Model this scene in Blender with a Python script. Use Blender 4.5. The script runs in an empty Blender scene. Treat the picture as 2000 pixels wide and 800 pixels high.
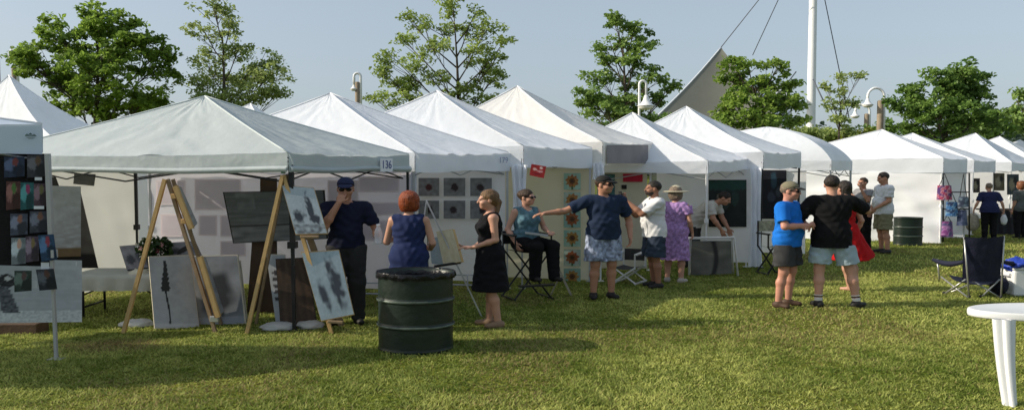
import bpy, bmesh, math, random
import numpy as np
from mathutils import Vector, Matrix, noise
R = math.radians
rnd = random.Random(7)
C = bpy.context.scene.collection
F = 1475.0                       # focal length in pixels of a 2000 px wide picture
CH = 1.95                        # camera height
PT = math.atan(70 / F)
cp, sp = math.cos(PT), math.sin(PT)

def xat(px, Y, z=0.0):
    return (px - 1000) / F * (Y * cp - (z - CH) * sp)
def zat(py, Y):
    v = -(py - 400) / F
    return CH + Y * (v * cp - sp) / (v * sp + cp)
def at(px, py, Y):
    z = zat(py, Y)
    return Vector((xat(px, Y, z), Y, z))
def yg(py):                      # depth of the ground seen at row py
    v = -(py - 400) / F
    return -CH * (v * sp + cp) / (v * cp - sp)
def gp(px, Y):
    return Vector((xat(px, Y, 0), Y, 0))

# ------------------------------------------------------------------ materials
MATS = {}
def mat(name, col, rough=0.6, var=0.12, scale=8.0, bump=0.0, bscale=60.0, metal=0.0, transl=0.0, attr=None, spec=0.3, tcol=None, obj=True, stretch=None, spots=None):
    if name in MATS: return MATS[name]
    m = bpy.data.materials.new(name); m.use_nodes = True
    nt = m.node_tree; N = nt.nodes; L = nt.links
    b = N['Principled BSDF']; out = N['Material Output']
    b.inputs['Roughness'].default_value = rough
    b.inputs['Metallic'].default_value = metal
    b.inputs['Specular IOR Level'].default_value = spec
    tc = N.new('ShaderNodeNewGeometry').outputs['Position'] if not obj else N.new('ShaderNodeTexCoord').outputs['Object']
    if stretch:
        mp = N.new('ShaderNodeMapping'); mp.inputs['Scale'].default_value = stretch; L.new(tc, mp.inputs['Vector']); tc = mp.outputs['Vector']
    nz = N.new('ShaderNodeTexNoise'); nz.inputs['Scale'].default_value = scale; nz.inputs['Detail'].default_value = 5
    L.new(tc, nz.inputs['Vector'])
    mr = N.new('ShaderNodeMapRange'); mr.inputs['From Min'].default_value = .25; mr.inputs['From Max'].default_value = .75
    mr.inputs['To Min'].default_value = 1 - var; mr.inputs['To Max'].default_value = 1 + var
    L.new(nz.outputs['Fac'], mr.inputs['Value'])
    mul = N.new('ShaderNodeVectorMath'); mul.operation = 'MULTIPLY'
    if attr:
        a = N.new('ShaderNodeVertexColor'); a.layer_name = attr; L.new(a.outputs['Color'], mul.inputs[0])
    else:
        mul.inputs[0].default_value = col[:3]
    L.new(mr.outputs['Result'], mul.inputs[1])
    if spots:
        n3 = N.new('ShaderNodeTexNoise'); n3.inputs['Scale'].default_value = spots[1]; n3.inputs['Detail'].default_value = 8; n3.inputs['Roughness'].default_value = .7; L.new(tc, n3.inputs['Vector'])
        rp = N.new('ShaderNodeMapRange'); rp.inputs['From Min'].default_value = spots[2]; rp.inputs['From Max'].default_value = spots[2] + .08; L.new(n3.outputs['Fac'], rp.inputs['Value'])
        mm = N.new('ShaderNodeMix'); mm.data_type = 'RGBA'; L.new(rp.outputs[0], mm.inputs[0]); L.new(mul.outputs[0], mm.inputs[6]); mm.inputs[7].default_value = (*spots[0], 1)
        L.new(mm.outputs[2], b.inputs['Base Color'])
    else: L.new(mul.outputs[0], b.inputs['Base Color'])
    if bump:
        n2 = N.new('ShaderNodeTexNoise'); n2.inputs['Scale'].default_value = bscale; n2.inputs['Detail'].default_value = 4
        L.new(tc, n2.inputs['Vector'])
        bp = N.new('ShaderNodeBump'); bp.inputs['Strength'].default_value = bump; bp.inputs['Distance'].default_value = 0.02
        L.new(n2.outputs['Fac'], bp.inputs['Height']); L.new(bp.outputs['Normal'], b.inputs['Normal'])
    if transl:
        t = N.new('ShaderNodeBsdfTranslucent')
        if tcol: t.inputs['Color'].default_value = (*tcol, 1)
        else: L.new(mul.outputs[0], t.inputs['Color'])
        mx = N.new('ShaderNodeMixShader'); mx.inputs[0].default_value = transl
        L.new(b.outputs[0], mx.inputs[1]); L.new(t.outputs[0], mx.inputs[2]); L.new(mx.outputs[0], out.inputs['Surface'])
    MATS[name] = m
    return m

def clear_mat(name, col, a=0.35):
    if name in MATS: return MATS[name]
    m = mat(name, col, .08, 0)
    m.node_tree.nodes['Principled BSDF'].inputs['Alpha'].default_value = a
    return m

# ------------------------------------------------------------------ mesh helpers
class MB:
    """collects shapes; build() links them as one mesh object"""
    def __init__(s): s.v = []; s.f = []; s.sm = []
    def add(s, vs, fs, smooth=False):
        n = len(s.v); s.v += [tuple(v) for v in vs]
        s.f += [tuple(i + n for i in f) for f in fs]; s.sm += [smooth] * len(fs)
        return s
    def box(s, c, d, rot=None, bev=0.0):
        x, y, z = d[0] / 2, d[1] / 2, d[2] / 2
        bm = bmesh.new(); bmesh.ops.create_cube(bm, size=1)
        for v in bm.verts: v.co = Vector((v.co.x * d[0], v.co.y * d[1], v.co.z * d[2]))
        if bev: bmesh.ops.bevel(bm, geom=list(bm.edges), offset=min(bev, min(d) * .45), segments=2, affect='EDGES', profile=.5)
        bm.verts.index_update()
        M = rot if rot is not None else Matrix()
        s.add([(M @ v.co) + Vector(c) for v in bm.verts], [[v.index for v in f.verts] for f in bm.faces])
        bm.free(); return s
    def tube(s, pts, r, n=8, sq=False, cap=True):
        pts = [Vector(p) for p in pts]
        rs = r if isinstance(r, (list, tuple)) else [r] * len(pts)
        vs = []; fs = []; up = None
        for i, p in enumerate(pts):
            d = (pts[min(i + 1, len(pts) - 1)] - pts[max(i - 1, 0)])
            d = d.normalized() if d.length > 1e-9 else Vector((0, 0, 1))
            if up is None: up = Vector((0, 1, 0)) if abs(d.y) < .9 else Vector((1, 0, 0))
            a = d.cross(up).normalized(); b = a.cross(d).normalized(); up = b
            for k in range(n):
                t = 2 * math.pi * (k + (.5 if sq else 0)) / n
                vs.append(p + (a * math.cos(t) + b * math.sin(t)) * rs[i])
        for i in range(len(pts) - 1):
            for k in range(n):
                fs.append((i * n + k, i * n + (k + 1) % n, (i + 1) * n + (k + 1) % n, (i + 1) * n + k))
        if cap: fs += [tuple(range(n))[::-1], tuple(range((len(pts) - 1) * n, len(pts) * n))]
        s.add(vs, fs, not sq and n > 5); return s
    def lathe(s, c, prof, n=32, sx=1, sy=1, cap=True):
        c = Vector(c); vs = []; fs = []
        for r, z in prof:
            for k in range(n):
                t = 2 * math.pi * k / n
                vs.append(c + Vector((r * sx * math.cos(t), r * sy * math.sin(t), z)))
        for i in range(len(prof) - 1):
            for k in range(n): fs.append((i * n + k, i * n + (k + 1) % n, (i + 1) * n + (k + 1) % n, (i + 1) * n + k))
        if cap: fs += [tuple(range(n))[::-1], tuple(range((len(prof) - 1) * n, len(prof) * n))]
        s.add(vs, fs, True); return s
    def grid(s, fn, nu, nv, smooth=True):
        vs = [fn(i / nu, j / nv) for j in range(nv + 1) for i in range(nu + 1)]
        fs = [(j * (nu + 1) + i, j * (nu + 1) + i + 1, (j + 1) * (nu + 1) + i + 1, (j + 1) * (nu + 1) + i) for j in range(nv) for i in range(nu)]
        s.add(vs, fs, smooth); return s
    def slab(s, q, th):
        """box whose front face is the quad q (bl, br, tr, tl); thickness away from the normal"""
        q = [Vector(p) for p in q]; n = (q[1] - q[0]).cross(q[3] - q[0]).normalized() * -th
        s.add(q + [p + n for p in q], [(0, 1, 2, 3), (7, 6, 5, 4), (0, 4, 5, 1), (1, 5, 6, 2), (2, 6, 7, 3), (3, 7, 4, 0)]); return s
    def build(s, name, m, parent=None, base=None):
        me = bpy.data.meshes.new(name)
        o = Vector(base) if base is not None else (parent_world(parent) if parent else Vector((0, 0, 0)))
        me.from_pydata([(v[0] - o.x, v[1] - o.y, v[2] - o.z) for v in s.v], [], s.f); me.update()
        me.polygons.foreach_set('use_smooth', s.sm)
        me.materials.append(m)
        ob = bpy.data.objects.new(name, me); C.objects.link(ob)
        if parent is not None: ob.parent = parent
        else: ob.location = o
        return ob

def parent_world(p):
    v = Vector((0, 0, 0))
    while p is not None: v += p.location; p = p.parent
    return v
def tag(o, label=None, cat=None, group=None, kind=None):
    for k, v in (('label', label), ('category', cat), ('group', group), ('kind', kind)):
        if v: o[k] = v
    return o
def thing(name, label, cat, loc, group=None):
    o = bpy.data.objects.new(name, None); C.objects.link(o); o.location = loc; o.empty_display_size = .2
    return tag(o, label, cat, group)
def copy_tree(o, loc=None, parent=None):
    c = o.copy(); C.objects.link(c)
    if parent is not None: c.parent = parent
    if loc is not None: c.location = loc
    for ch in [k for k in o.children]: copy_tree(ch, None, c)
    return c

def text_mesh(body, name, size, m, parent, loc, rot, extrude=.001, base=None):
    cu = bpy.data.curves.new(name, 'FONT'); cu.body = body; cu.size = size; cu.extrude = extrude
    cu.align_x = 'CENTER'; cu.align_y = 'CENTER'; cu.materials.append(m)
    tmp = bpy.data.objects.new('tmp_' + name, cu); C.objects.link(tmp); dg = bpy.context.evaluated_depsgraph_get()
    me = bpy.data.meshes.new_from_object(tmp.evaluated_get(dg)); bpy.data.objects.remove(tmp); me.name = name
    if not me.materials: me.materials.append(m)
    o = bpy.data.objects.new(name, me); C.objects.link(o); o.parent = parent
    o.matrix_local = Matrix.Translation(Vector(loc) - parent_world(parent)) @ rot
    return o

# ------------------------------------------------------------------ painted panels: colour per vertex from a function of (u, v)
ATT = mat('painted_surface', (1, 1, 1), .55, .1, 14, .15, 90, attr='col')
def painting(name, q, fn, parent=None, label=None, cat='painting', group=None, th=.03, edge=None, n=28, m=None):
    """q = bl, br, tr, tl in world space"""
    q = [Vector(p) for p in q]
    base = (q[0] + q[1]) / 2 if parent is None else None
    nr = (q[1] - q[0]).cross(q[3] - q[0]).normalized()
    def pt(u, v): return (q[0] * (1 - u) + q[1] * u) * (1 - v) + (q[3] * (1 - u) + q[2] * u) * v
    if edge is not None:
        root = parent or None
        b = MB().slab([p - nr * .002 for p in q], th)
        ob = b.build(name, edge, parent, base)
        mb = MB().grid(lambda u, v: pt(.012 + u * .976, .012 + v * .976) + nr * .001, n, n)
        can = mb.build('painted_canvas', m or ATT, ob)
        tgt = can
    else:
        mb = MB().grid(lambda u, v: pt(u, v), n, n)
        ob = mb.build(name, m or ATT, parent, base); tgt = ob
    me = tgt.data
    ca = me.color_attributes.new('col', 'FLOAT_COLOR', 'POINT')
    k = 0; cols = []
    for j in range(n + 1):
        for i in range(n + 1): cols += [*fn(i / n, j / n), 1.0]
    ca.data.foreach_set('color', cols)
    if label: tag(ob, label, cat, group)
    return ob
def nz(x, y, s=0.0): return noise.noise(Vector((x, y, s)))
def mix3(a, b, t):
    t = max(0, min(1, t)); return tuple(a[i] * (1 - t) + b[i] * t for i in range(3))
def art_streaks(c1, c2, seed, sx=2, sy=14, dark=None):
    def f(u, v):
        t = .5 + .6 * nz(u * sx, v * sy, seed) + .3 * nz(u * 11, v * 23, seed + 3)
        c = mix3(c1, c2, t)
        if dark: c = mix3(c, dark, 2.2 * nz(u * 3, v * 3, seed + 9) - .3)
        return c
    return f
def art_blobs(bg, blobs, seed, sc=14):
    """soft irregular strokes: blobs = (u, v, ru, rv, colour)"""
    def f(u, v):
        c = mix3(bg, tuple(x * .6 for x in bg), .5 + .8 * nz(u * 5, v * 5, seed))
        for (a, b, ru, rv, cc) in blobs:
            d = math.hypot((u - a) / ru, (v - b) / rv) + .35 * nz(u * sc, v * sc, seed + a)
            c = mix3(c, cc, (1.15 - d) * 3)
        return c
    return f
def art_sunflower(bg, seed):
    def f(u, v):
        x, y = u - .5, v - .52; r = math.hypot(x, y) * 2; a = math.atan2(y, x)
        pr = .72 + .1 * math.sin(a * 9 + seed) + .1 * nz(a * 2, seed, 1)
        c = mix3(bg, (.25, .4, .33), .5 + nz(u * 4, v * 4, seed))
        if v < .25 and abs(u - .5) < .07: c = (.05, .1, .03)
        if r < pr: c = mix3((.36, .20, .05), (.26, .07, .025), .5 + nz(u * 9, v * 9, seed) + .6 * math.sin(seed * 2.1))
        if r < .36: c = mix3((.03, .015, .01), (.16, .07, .02), r * 2.4)
        return c
    return f
# ------------------------------------------------------------------ figures: smooth distance fields turned into one continuous mesh
def smin(a, b, k):
    h = np.maximum(k - np.abs(a - b), 0) / k
    return np.minimum(a, b) - h * h * k * .25
class SDF:
    def __init__(s): s.p = []; s.planes = []; s.wr = 0; s.fuzz = 0
    def cone(s, a, b, r1, r2, k=.02, flat=False, sub=False, sq=None):
        a = np.array(a, float); b = np.array(b, float); rm = max(r1, r2)
        L = max(np.linalg.norm(b - a), 1e-6); d = (b - a) / L
        def f(P):
            q = P - a; t = q @ d
            tc = np.clip(t, 0, L)
            w = q - tc[..., None] * d
            if sq is not None: w = w / np.array(sq)
            rr = r1 + (r2 - r1) * tc / L
            if not flat: return np.linalg.norm(w, axis=-1) - rr
            w2 = q - t[..., None] * d
            if sq is not None: w2 = w2 / np.array(sq)
            return np.maximum(np.linalg.norm(w2 if flat != 'end' else w, axis=-1) - rr, (t - L) if flat == 'end' else np.abs(t - L / 2) - L / 2)
        e = rm * (max(sq) if sq is not None else 1)
        s.p.append((f, np.minimum(a, b) - e, np.maximum(a, b) + e, k, sub)); return s
    def ell(s, c, r, k=.03, M=None, sub=False):
        c = np.array(c, float); r = np.array(r, float); M = np.eye(3) if M is None else np.array(M)
        def f(P):
            q = (P - c) @ M
            k0 = np.linalg.norm(q / r, axis=-1); k1 = np.linalg.norm(q / (r * r), axis=-1) + 1e-9
            return k0 * (k0 - 1) / k1
        e = np.abs(M) @ r
        s.p.append((f, c - e, c + e, k, sub)); return s
    def mesh(s, h):
        lo = np.min([p[1] for p in s.p if not p[4]], axis=0) - 4 * h; hi = np.max([p[2] for p in s.p if not p[4]], axis=0) + 4 * h
        n = np.ceil((hi - lo) / h).astype(int) + 1
        Fd = np.full(n, .2, np.float32)
        ax = [lo[i] + h * np.arange(n[i]) for i in range(3)]
        for f, a, b, k, sub in s.p:
            i0 = np.maximum(np.floor((a - k * 1.5 - .03 - lo) / h).astype(int), 0); i1 = np.minimum(np.ceil((b + k * 1.5 + .03 - lo) / h).astype(int) + 1, n)
            if np.any(i1 <= i0): continue
            sl = tuple(slice(i0[i], i1[i]) for i in range(3))
            P = np.stack(np.meshgrid(*[ax[i][sl[i]] for i in range(3)], indexing='ij'), -1)
            d = f(P).astype(np.float32)
            Fd[sl] = -smin(-Fd[sl], d, k) if sub else smin(Fd[sl], d, k)
        X, Y, Z = np.meshgrid(*ax, indexing='ij', sparse=True)
        if s.wr:
            Fd = Fd + s.wr * (.8 * np.sin(26 * X + 21 * Z + 5 * np.sin(11 * Z - 6 * X) + 3) * np.sin(15 * Y + 9 * Z + 4 * np.sin(8 * X) + 2) + .6 * np.sin(47 * Z + 9 * np.sin(9 * X + 5 * Y)) * np.sin(11 * X - 9 * Y + 4) + .35 * np.sin(70 * X - 38 * Z + 6 * np.sin(13 * Y))).astype(np.float32)
        if s.fuzz:
            Fd = Fd + s.fuzz * (np.sin(97 * X + 5 * np.sin(41 * Z + 9)) * np.sin(83 * Z + 31 * Y + 4 * np.sin(37 * X)) + .8 * np.sin(120 * Y + 60 * X + 3 * np.sin(70 * Z)) * np.sin(66 * Z + 5)).astype(np.float32)
        for (nx, ny, nz_, d) in s.planes:          # keep n.p <= d
            Fd = np.maximum(Fd, (nx * X + ny * Y + nz_ * Z - d).astype(np.float32))
        return surf_nets(Fd, lo, h)
def surf_nets(Fd, lo, h):
    ins = Fd < 0
    n = np.array(Fd.shape)
    cs = [ins[a:n[0] - 1 + a, b:n[1] - 1 + b, c:n[2] - 1 + c] for a in (0, 1) for b in (0, 1) for c in (0, 1)]
    cnt = sum(c.astype(np.int8) for c in cs)
    mask = (cnt > 0) & (cnt < 8)
    ci = np.argwhere(mask)
    idx = -np.ones(mask.shape, np.int64); idx[mask] = np.arange(len(ci))
    acc = np.zeros((len(ci), 3)); num = np.zeros(len(ci))
    for axis in range(3):
        o1, o2 = [i for i in range(3) if i != axis]
        for a in (0, 1):
            for b in (0, 1):
                off = np.zeros(3, int); off[o1] = a; off[o2] = b
                e = np.zeros(3, int); e[axis] = 1
                p0 = ci + off; p1 = p0 + e
                f0 = Fd[tuple(p0.T)]; f1 = Fd[tuple(p1.T)]
                cr = (f0 < 0) != (f1 < 0)
                t = np.where(cr, f0 / np.where(cr, f0 - f1, 1), 0)
                acc += np.where(cr[:, None], off + e * t[:, None], 0); num += cr
    V = lo + h * (ci + acc / num[:, None])
    Q = []
    for axis in range(3):
        o1, o2 = [(1, 2), (2, 0), (0, 1)][axis]
        sl0 = [slice(None)] * 3; sl1 = [slice(None)] * 3
        sl0[axis] = slice(0, n[axis] - 1); sl1[axis] = slice(1, n[axis])
        cr = ins[tuple(sl0)] != ins[tuple(sl1)]
        g = np.argwhere(cr)
        g = g[(g[:, o1] > 0) & (g[:, o2] > 0) & (g[:, o1] < n[o1] - 1) & (g[:, o2] < n[o2] - 1)]
        def cell(d1, d2):
            c = g.copy(); c[:, o1] -= d1; c[:, o2] -= d2; return idx[tuple(c.T)]
        q = np.stack([cell(1, 1), cell(0, 1), cell(0, 0), cell(1, 0)], 1)
        fl = ~ins[tuple(g.T)]
        q[fl] = q[fl][:, ::-1]
        Q.append(q)
    return V, np.concatenate(Q)

def np_mesh(name, V, Q, m, parent, smooth=True):
    me = bpy.data.meshes.new(name)
    me.vertices.add(len(V)); me.vertices.foreach_set('co', np.asarray(V, np.float32).ravel())
    k = Q.shape[1]
    me.loops.add(Q.size); me.loops.foreach_set('vertex_index', Q.astype(np.int32).ravel())
    me.polygons.add(len(Q)); me.polygons.foreach_set('loop_start', np.arange(len(Q), dtype=np.int32) * k)
    me.update(calc_edges=True); me.validate()
    me.polygons.foreach_set('use_smooth', [smooth] * len(me.polygons))
    me.materials.append(m)
    o = bpy.data.objects.new(name, me); C.objects.link(o)
    if parent is not None: o.parent = parent
    return o

SKIN = {k: mat('skin_' + k, c, .5, .1, 9, .05, 120, spec=.35) for k, c in
        dict(fair=(.50, .27, .19), tan=(.42, .21, .135), dark=(.30, .145, .09), red=(.50, .24, .17)).items()}
def cloth(name, c, var=.12, sc=6, bump=.25): return mat('cloth_' + name, c, .85, var, sc, bump, 90, spec=.15)
SPX = 1.22
def V3(*a): return np.array(a, float)

def person(label, px, Y, heading, H=1.75, w=1.0, belly=0.0, skin='fair', arms=None, legs=None, head=(0, 0), clothes=(), hair=None, group=None, h=.008, lean=0, extras=None, zoff=0.0, foot=True, female=False, sx=SPX):
    """body frame: forward -y, the person's left +x, 1.75 m tall; heading 0 faces the camera"""
    root = thing('person', label, 'person', gp(px, Y) + Vector((0, 0, zoff)), group)
    sc = H / 1.75; th = R(heading)
    Rz = np.array([[math.cos(th), -math.sin(th), 0], [math.sin(th), math.cos(th), 0], [0, 0, 1]])
    def fin(V):
        V = (V * sc) @ Rz.T; V = V.copy(); V[:, 0] *= sx; return V
    def emit(name, S, m, parent=root, hh=h):
        V, Q = S.mesh(hh); return np_mesh(name, fin(V), Q, m, parent)
    la = R(lean); hipz = .95
    RL = np.array([[1, 0, 0], [0, math.cos(la), -math.sin(la)], [0, math.sin(la), math.cos(la)]])
    def T(p):                                          # lean of the trunk about the hips
        p = V3(*p); q = p - V3(0, 0, hipz); return RL @ q + V3(0, 0, hipz)
    sh = (.165 if female else .19) * (0.5 + .5 * w)
    A = dict(L=((sh + .05, .02, 1.13), (sh + .04, -.06, .88), (0, -.2, -1)), R=((-sh - .05, .02, 1.13), (-sh - .04, -.06, .88), (0, -.2, -1)))
    if arms: A.update(arms)
    G = dict(L=((.10, -.01, .50), (.11, .03, .085)), R=((-.10, -.01, .50), (-.11, .03, .085)))
    if legs: G.update(legs)
    S_ = {s: T((sgn * sh, .0, 1.405)) for s, sgn in (('L', 1), ('R', -1))}
    hip = {'L': V3(.088 * w, 0, .92), 'R': V3(-.088 * w, 0, .92)}
    def trunk(S, g=0.0, kk=.06, up=True):
        hw = 1.06 if female else .98
        S.ell((0, .01, .96), (.165 * w * hw + g, .118 * w + g, .13 + g), kk)
        S.ell(T((0, -.012 - belly * .5, 1.10)), (.148 * w * (.92 if female else 1) + g, .105 * w + belly + g, .15 + g), kk, RL)
        S.ell(T((0, .0, 1.29)), (.165 * w * (.93 if female else 1) + g, .115 * (.4 + .6 * w) + g, .17 + g), kk, RL)
        if female:
            for s in (1, -1): S.ell(T((s * .07, -.09, 1.27)), (.066 + g, .048 + g, .062 + g), .04, RL)
        if up: S.cone(T((-sh * .8, .005, 1.405)), T((sh * .8, .005, 1.405)), .058 + g, .058 + g, .06)
    # head frame
    yw, pit = R(head[0]), R(head[1])
    RH = RL @ np.array([[math.cos(yw), -math.sin(yw), 0], [math.sin(yw), math.cos(yw), 0], [0, 0, 1]]) @ np.array([[1, 0, 0], [0, math.cos(pit), -math.sin(pit)], [0, math.sin(pit), math.cos(pit)]])
    hc = T((0, -.025, 1.625))
    def Hd(x, y, z): return RH @ V3(x, y, z) + hc
    B = SDF(); trunk(B)
    B.cone(T((0, .015, 1.42)), Hd(0, .02, -.06), .058 if not female else .05, .052 if not female else .045, .03)
    B.ell(Hd(0, .012, .03), (.074, .093, .098), .03, RH)
    B.ell(Hd(0, -.03, -.045), (.056, .062, .066), .04, RH)
    B.ell(Hd(0, -.062, -.085), (.028, .025, .024), .03, RH)
    B.cone(Hd(0, -.086, .02), Hd(0, -.108, -.022), .009, .015, .014)
    B.ell(Hd(0, -.078, -.058), (.026, .016, .012), .012, RH); B.ell(Hd(0, -.093, -.052), (.022, .004, .0035), .006, RH, sub=True)
    B.cone(Hd(-.04, -.076, .028), Hd(.04, -.076, .028), .012, .012, .02)
    for s in (1, -1):
        B.ell(Hd(s * .031, -.094, .006), (.017, .012, .010), .012, RH, sub=True)
        B.ell(Hd(s * .076, .01, -.005), (.010, .022, .032), .008, RH)
        B.ell(Hd(s * .042, -.06, -.03), (.024, .026, .022), .03, RH)
    for s in 'LR':
        e, wr, hd = V3(*A[s][0]), V3(*A[s][1]), V3(*A[s][2]); hd = hd / np.linalg.norm(hd)
        f_ = .82 if female else 1
        B.cone(S_[s], e, .054 * f_ * (.5 + .5 * w), .042 * f_, .03)
        mid = e * .7 + wr * .3
        B.cone(e, mid, .041 * f_, .043 * f_, .02); B.cone(mid, wr, .043 * f_, .027 * f_, .02)
        # hand: palm, four fingers, thumb
        pn = V3(*A[s][3]) if len(A[s]) > 3 else V3(-1 if s == 'L' else 1, 0, 0)
        pn = pn - hd * (pn @ hd); pn = pn / (np.linalg.norm(pn) + 1e-9); sd = np.cross(hd, pn)
        if (sd @ V3(0, -1, .3)) < 0: sd = -sd          # thumb side
        Mp = np.stack([sd, pn, hd], 1)
        B.ell(wr + hd * .05, (.041 * f_, .017, .055), .012, Mp)
        curl = A[s][4] if len(A[s]) > 4 else .45
        for i, (o, l) in enumerate(((.031, .066), (.011, .076), (-.010, .071), (-.030, .056))):
            b0 = wr + hd * .088 + sd * o * f_
            d1 = hd * math.cos(curl) + pn * math.sin(curl) + sd * o * 1.5; d2 = hd * math.cos(curl * 2.4) + pn * math.sin(curl * 2.4) + sd * o
            b1 = b0 + d1 * l * .55; b2 = b1 + d2 * l * .5
            B.cone(b0 - hd * .02, b1, .0095, .009, .004); B.cone(b1, b2, .009, .0075, .004)
        t0 = wr + hd * .025 + sd * .03; t1 = t0 + (hd * .6 + sd * .7 + pn * .2) * .042; t2 = t1 + (hd * .9 + sd * .2 + pn * .35) * .034
        B.cone(t0, t1, .014, .011, .01); B.cone(t1, t2, .011, .008, .004)
        kn, an = V3(*G[s][0]), V3(*G[s][1]); lw = .78 + .22 * w
        B.cone(hip[s], kn, .088 * lw * (1.03 if female else 1), .056 * lw, .03)
        cd = (an - kn) / np.linalg.norm(an - kn)
        back = V3(0, 1, 0) - cd * (cd[1]); back = back / np.linalg.norm(back)
        B.cone(kn, kn + (an - kn) * .35 + back * .012, .050 * lw, .053 * lw, .03)
        B.cone(kn + (an - kn) * .35 + back * .012, an, .053 * lw, .036, .03)
        fd = V3(*(G[s][2] if len(G[s]) > 2 else (.25 if s == 'L' else -.25, -1, 0))); fd = fd / np.linalg.norm(fd)
        B.cone(an + V3(0, 0, -.045) - fd * .03, an + V3(0, 0, -.055) + fd * .115, .034, .026, .03)
    body = emit('body', B, SKIN[skin])
    HEM = min([c[2].get('hem', .88) for c in clothes if c[0] in ('shirt', 'top')] + [1.2])
    def leg_chain(s): return hip[s], V3(*G[s][0]), V3(*G[s][1])
    for c in clothes:
        kd, m = c[0], c[1]; o = c[2] if len(c) > 2 else {}
        S = SDF(); S.wr = o.get('wr', .0065)
        g = o.get('g', .018)
        if kd in ('shirt', 'top'):
            trunk(S, g)
            hem = o.get('hem', .88)
            if hem < .95: S.cone((0, .005, .98), (0, .0, hem - .02), .155 * w + g, o.get('flare', .165) * w + g, .06, sq=(1, .74, 1))
            for s in 'LR':
                fr = o.get('sleeve', .6)
                if fr > 0:
                    e = V3(*A[s][0]); end = S_[s] + (e - S_[s]) * min(fr, 1)
                    S.cone(S_[s], end, .054 * (.5 + .5 * w) + g, .045 + g * 1.35, .03, flat='end' if fr < 1 else False)
                    if fr > 1: S.cone(e, e + (V3(*A[s][1]) - e) * (fr - 1), .045 + g, .032 + g, .03, flat=True)
                if fr == 0:
                    d = V3(1 if s == 'L' else -1, 0, 0)
                    S.ell(T(((1 if s == 'L' else -1) * (sh + .035), 0, 1.39)), (.055, .12, .10), .02, RL, sub=True)
            nr = o.get('neck', .062)
            S.cone(T((0, -.01 - o.get('vee', 0) * .4, 1.46 - o.get('vee', 0))), T((0, -.04, 1.60)), nr, nr + .03, .012, sub=True)
            S.planes.append((0, 0, -1, -hem))
        elif kd == 'shorts':
            ln = o.get('len', .8); wz = o.get('waist', min(1.0, HEM + .03))
            S.ell((0, .01, .96), (.165 * w + g, .118 * w + g, .13 + g), .05)
            for s in 'LR':
                hp, kn, an = leg_chain(s); end = hp + (kn - hp) * ln
                lw = .78 + .22 * w
                S.cone(hp + V3(0, 0, .03), end, .092 * lw + g, (.062 + .026 * (1 - ln)) * lw + g * 2.0 + o.get('wide', .01), .03, flat=True)
            S.planes.append((0, 0, 1, wz))
        elif kd == 'trousers':
            S.wr = .0035; g = max(g, .024)
            wz = o.get('waist', min(1.0, HEM + .03)); S.ell((0, .01, .96), (.165 * w + g, .118 * w + g, .13 + g), .05)
            for s in 'LR':
                hp, kn, an = leg_chain(s); lw = .78 + .22 * w
                S.cone(hp, kn, .09 * lw + g, .06 * lw + g, .03); S.cone(kn, an + (kn - an) * -.05, .06 * lw + g, .042 + g, .03)
            S.planes.append((0, 0, 1, wz)); S.planes.append((0, 0, -1, -.05))
        elif kd == 'dress':
            hem = o.get('hem', .5); trunk(S, g)
            fl = o.get('flare', .24); off = o.get('off', (0, 0))
            S.cone((0, .0, 1.0), (off[0], off[1], hem), .155 * w + g, fl, .05, flat=True, sq=(1, o.get('dep', .72), 1))
            for s in 'LR':
                fr = o.get('sleeve', 0)
                if fr: S.cone(S_[s], S_[s] + (V3(*A[s][0]) - S_[s]) * fr, .058 + g, .055 + g, .03, flat=True)
                else: S.ell(T(((1 if s == 'L' else -1) * (sh + .035), 0, 1.39)), (.055, .12, .10), .02, RL, sub=True)
            S.cone(T((0, -.01 - o.get('vee', 0) * .4, 1.45 - o.get('vee', 0))), T((0, -.04, 1.60)), o.get('neck', .075), .11, .012, sub=True)
            S.planes.append((0, 0, -1, -hem))
        elif kd == 'shoes':
            S.wr = 0
            for s in 'LR':
                an = V3(*G[s][1]); fd = V3(*(G[s][2] if len(G[s]) > 2 else (.25 if s == 'L' else -.25, -1, 0))); fd = fd / np.linalg.norm(fd)
                S2 = SDF()
                S2.cone(an + V3(0, 0, -.04) - fd * .035, an + V3(0, 0, -.05) + fd * .12, .043, .034, .03)
                S2.cone(an + V3(0, 0, .02 if o.get('high') else -.02), an + V3(0, 0, -.05), .045, .045, .03)
                if zoff == 0: S2.planes.append((0, 0, -1, -.004))
                emit('shoe', S2, m)
            continue
        elif kd == 'socks':
            for s in 'LR':
                hp, kn, an = leg_chain(s); d = (kn - an)
                S2 = SDF(); S2.cone(an + d * .0, an + d * .12, .043, .045, .02, flat=True); sk = emit('sock', S2, m)
                for t in (.125,):
                    S3 = SDF(); S3.cone(an + d * t, an + d * (t + .04), .047, .048, .01, flat=True); emit('sock_band', S3, cloth('sock_band', (.02, .02, .025)), sk)
                    S3 = SDF(); S3.cone(an + d * (t + .045), an + d * (t + .085), .048, .049, .01, flat=True); emit('sock_band', S3, m, sk)
            continue
        elif kd == 'cap':
            S.wr = 0
            S.ell(Hd(0, .012, .055), (.086, .104, .092), .02, RH)
            q = RH @ V3(0, -.25, -1); q = q / np.linalg.norm(q)
            cc = Hd(0, -.02, .058)
            S.planes.append((q[0], q[1], q[2], float(q @ cc)))
            cap = emit('cap', S, m)
            S2 = SDF(); S2.ell(Hd(0, -.095, .052), (.072, .075, .016), .02, RH @ np.array([[1, 0, 0], [0, math.cos(.22), -math.sin(.22)], [0, math.sin(.22), math.cos(.22)]]))
            emit('brim', S2, o.get('brim', m), cap, .006); continue
        elif kd == 'sunhat':
            S.wr = 0; S.ell(Hd(0, .012, .075), (.095, .11, .09), .02, RH)
            S.ell(Hd(0, .0, .045), (.20, .21, .016), .03, RH)
            emit('sun_hat', S, m); continue
        elif kd == 'glasses':
            S.wr = 0
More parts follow.
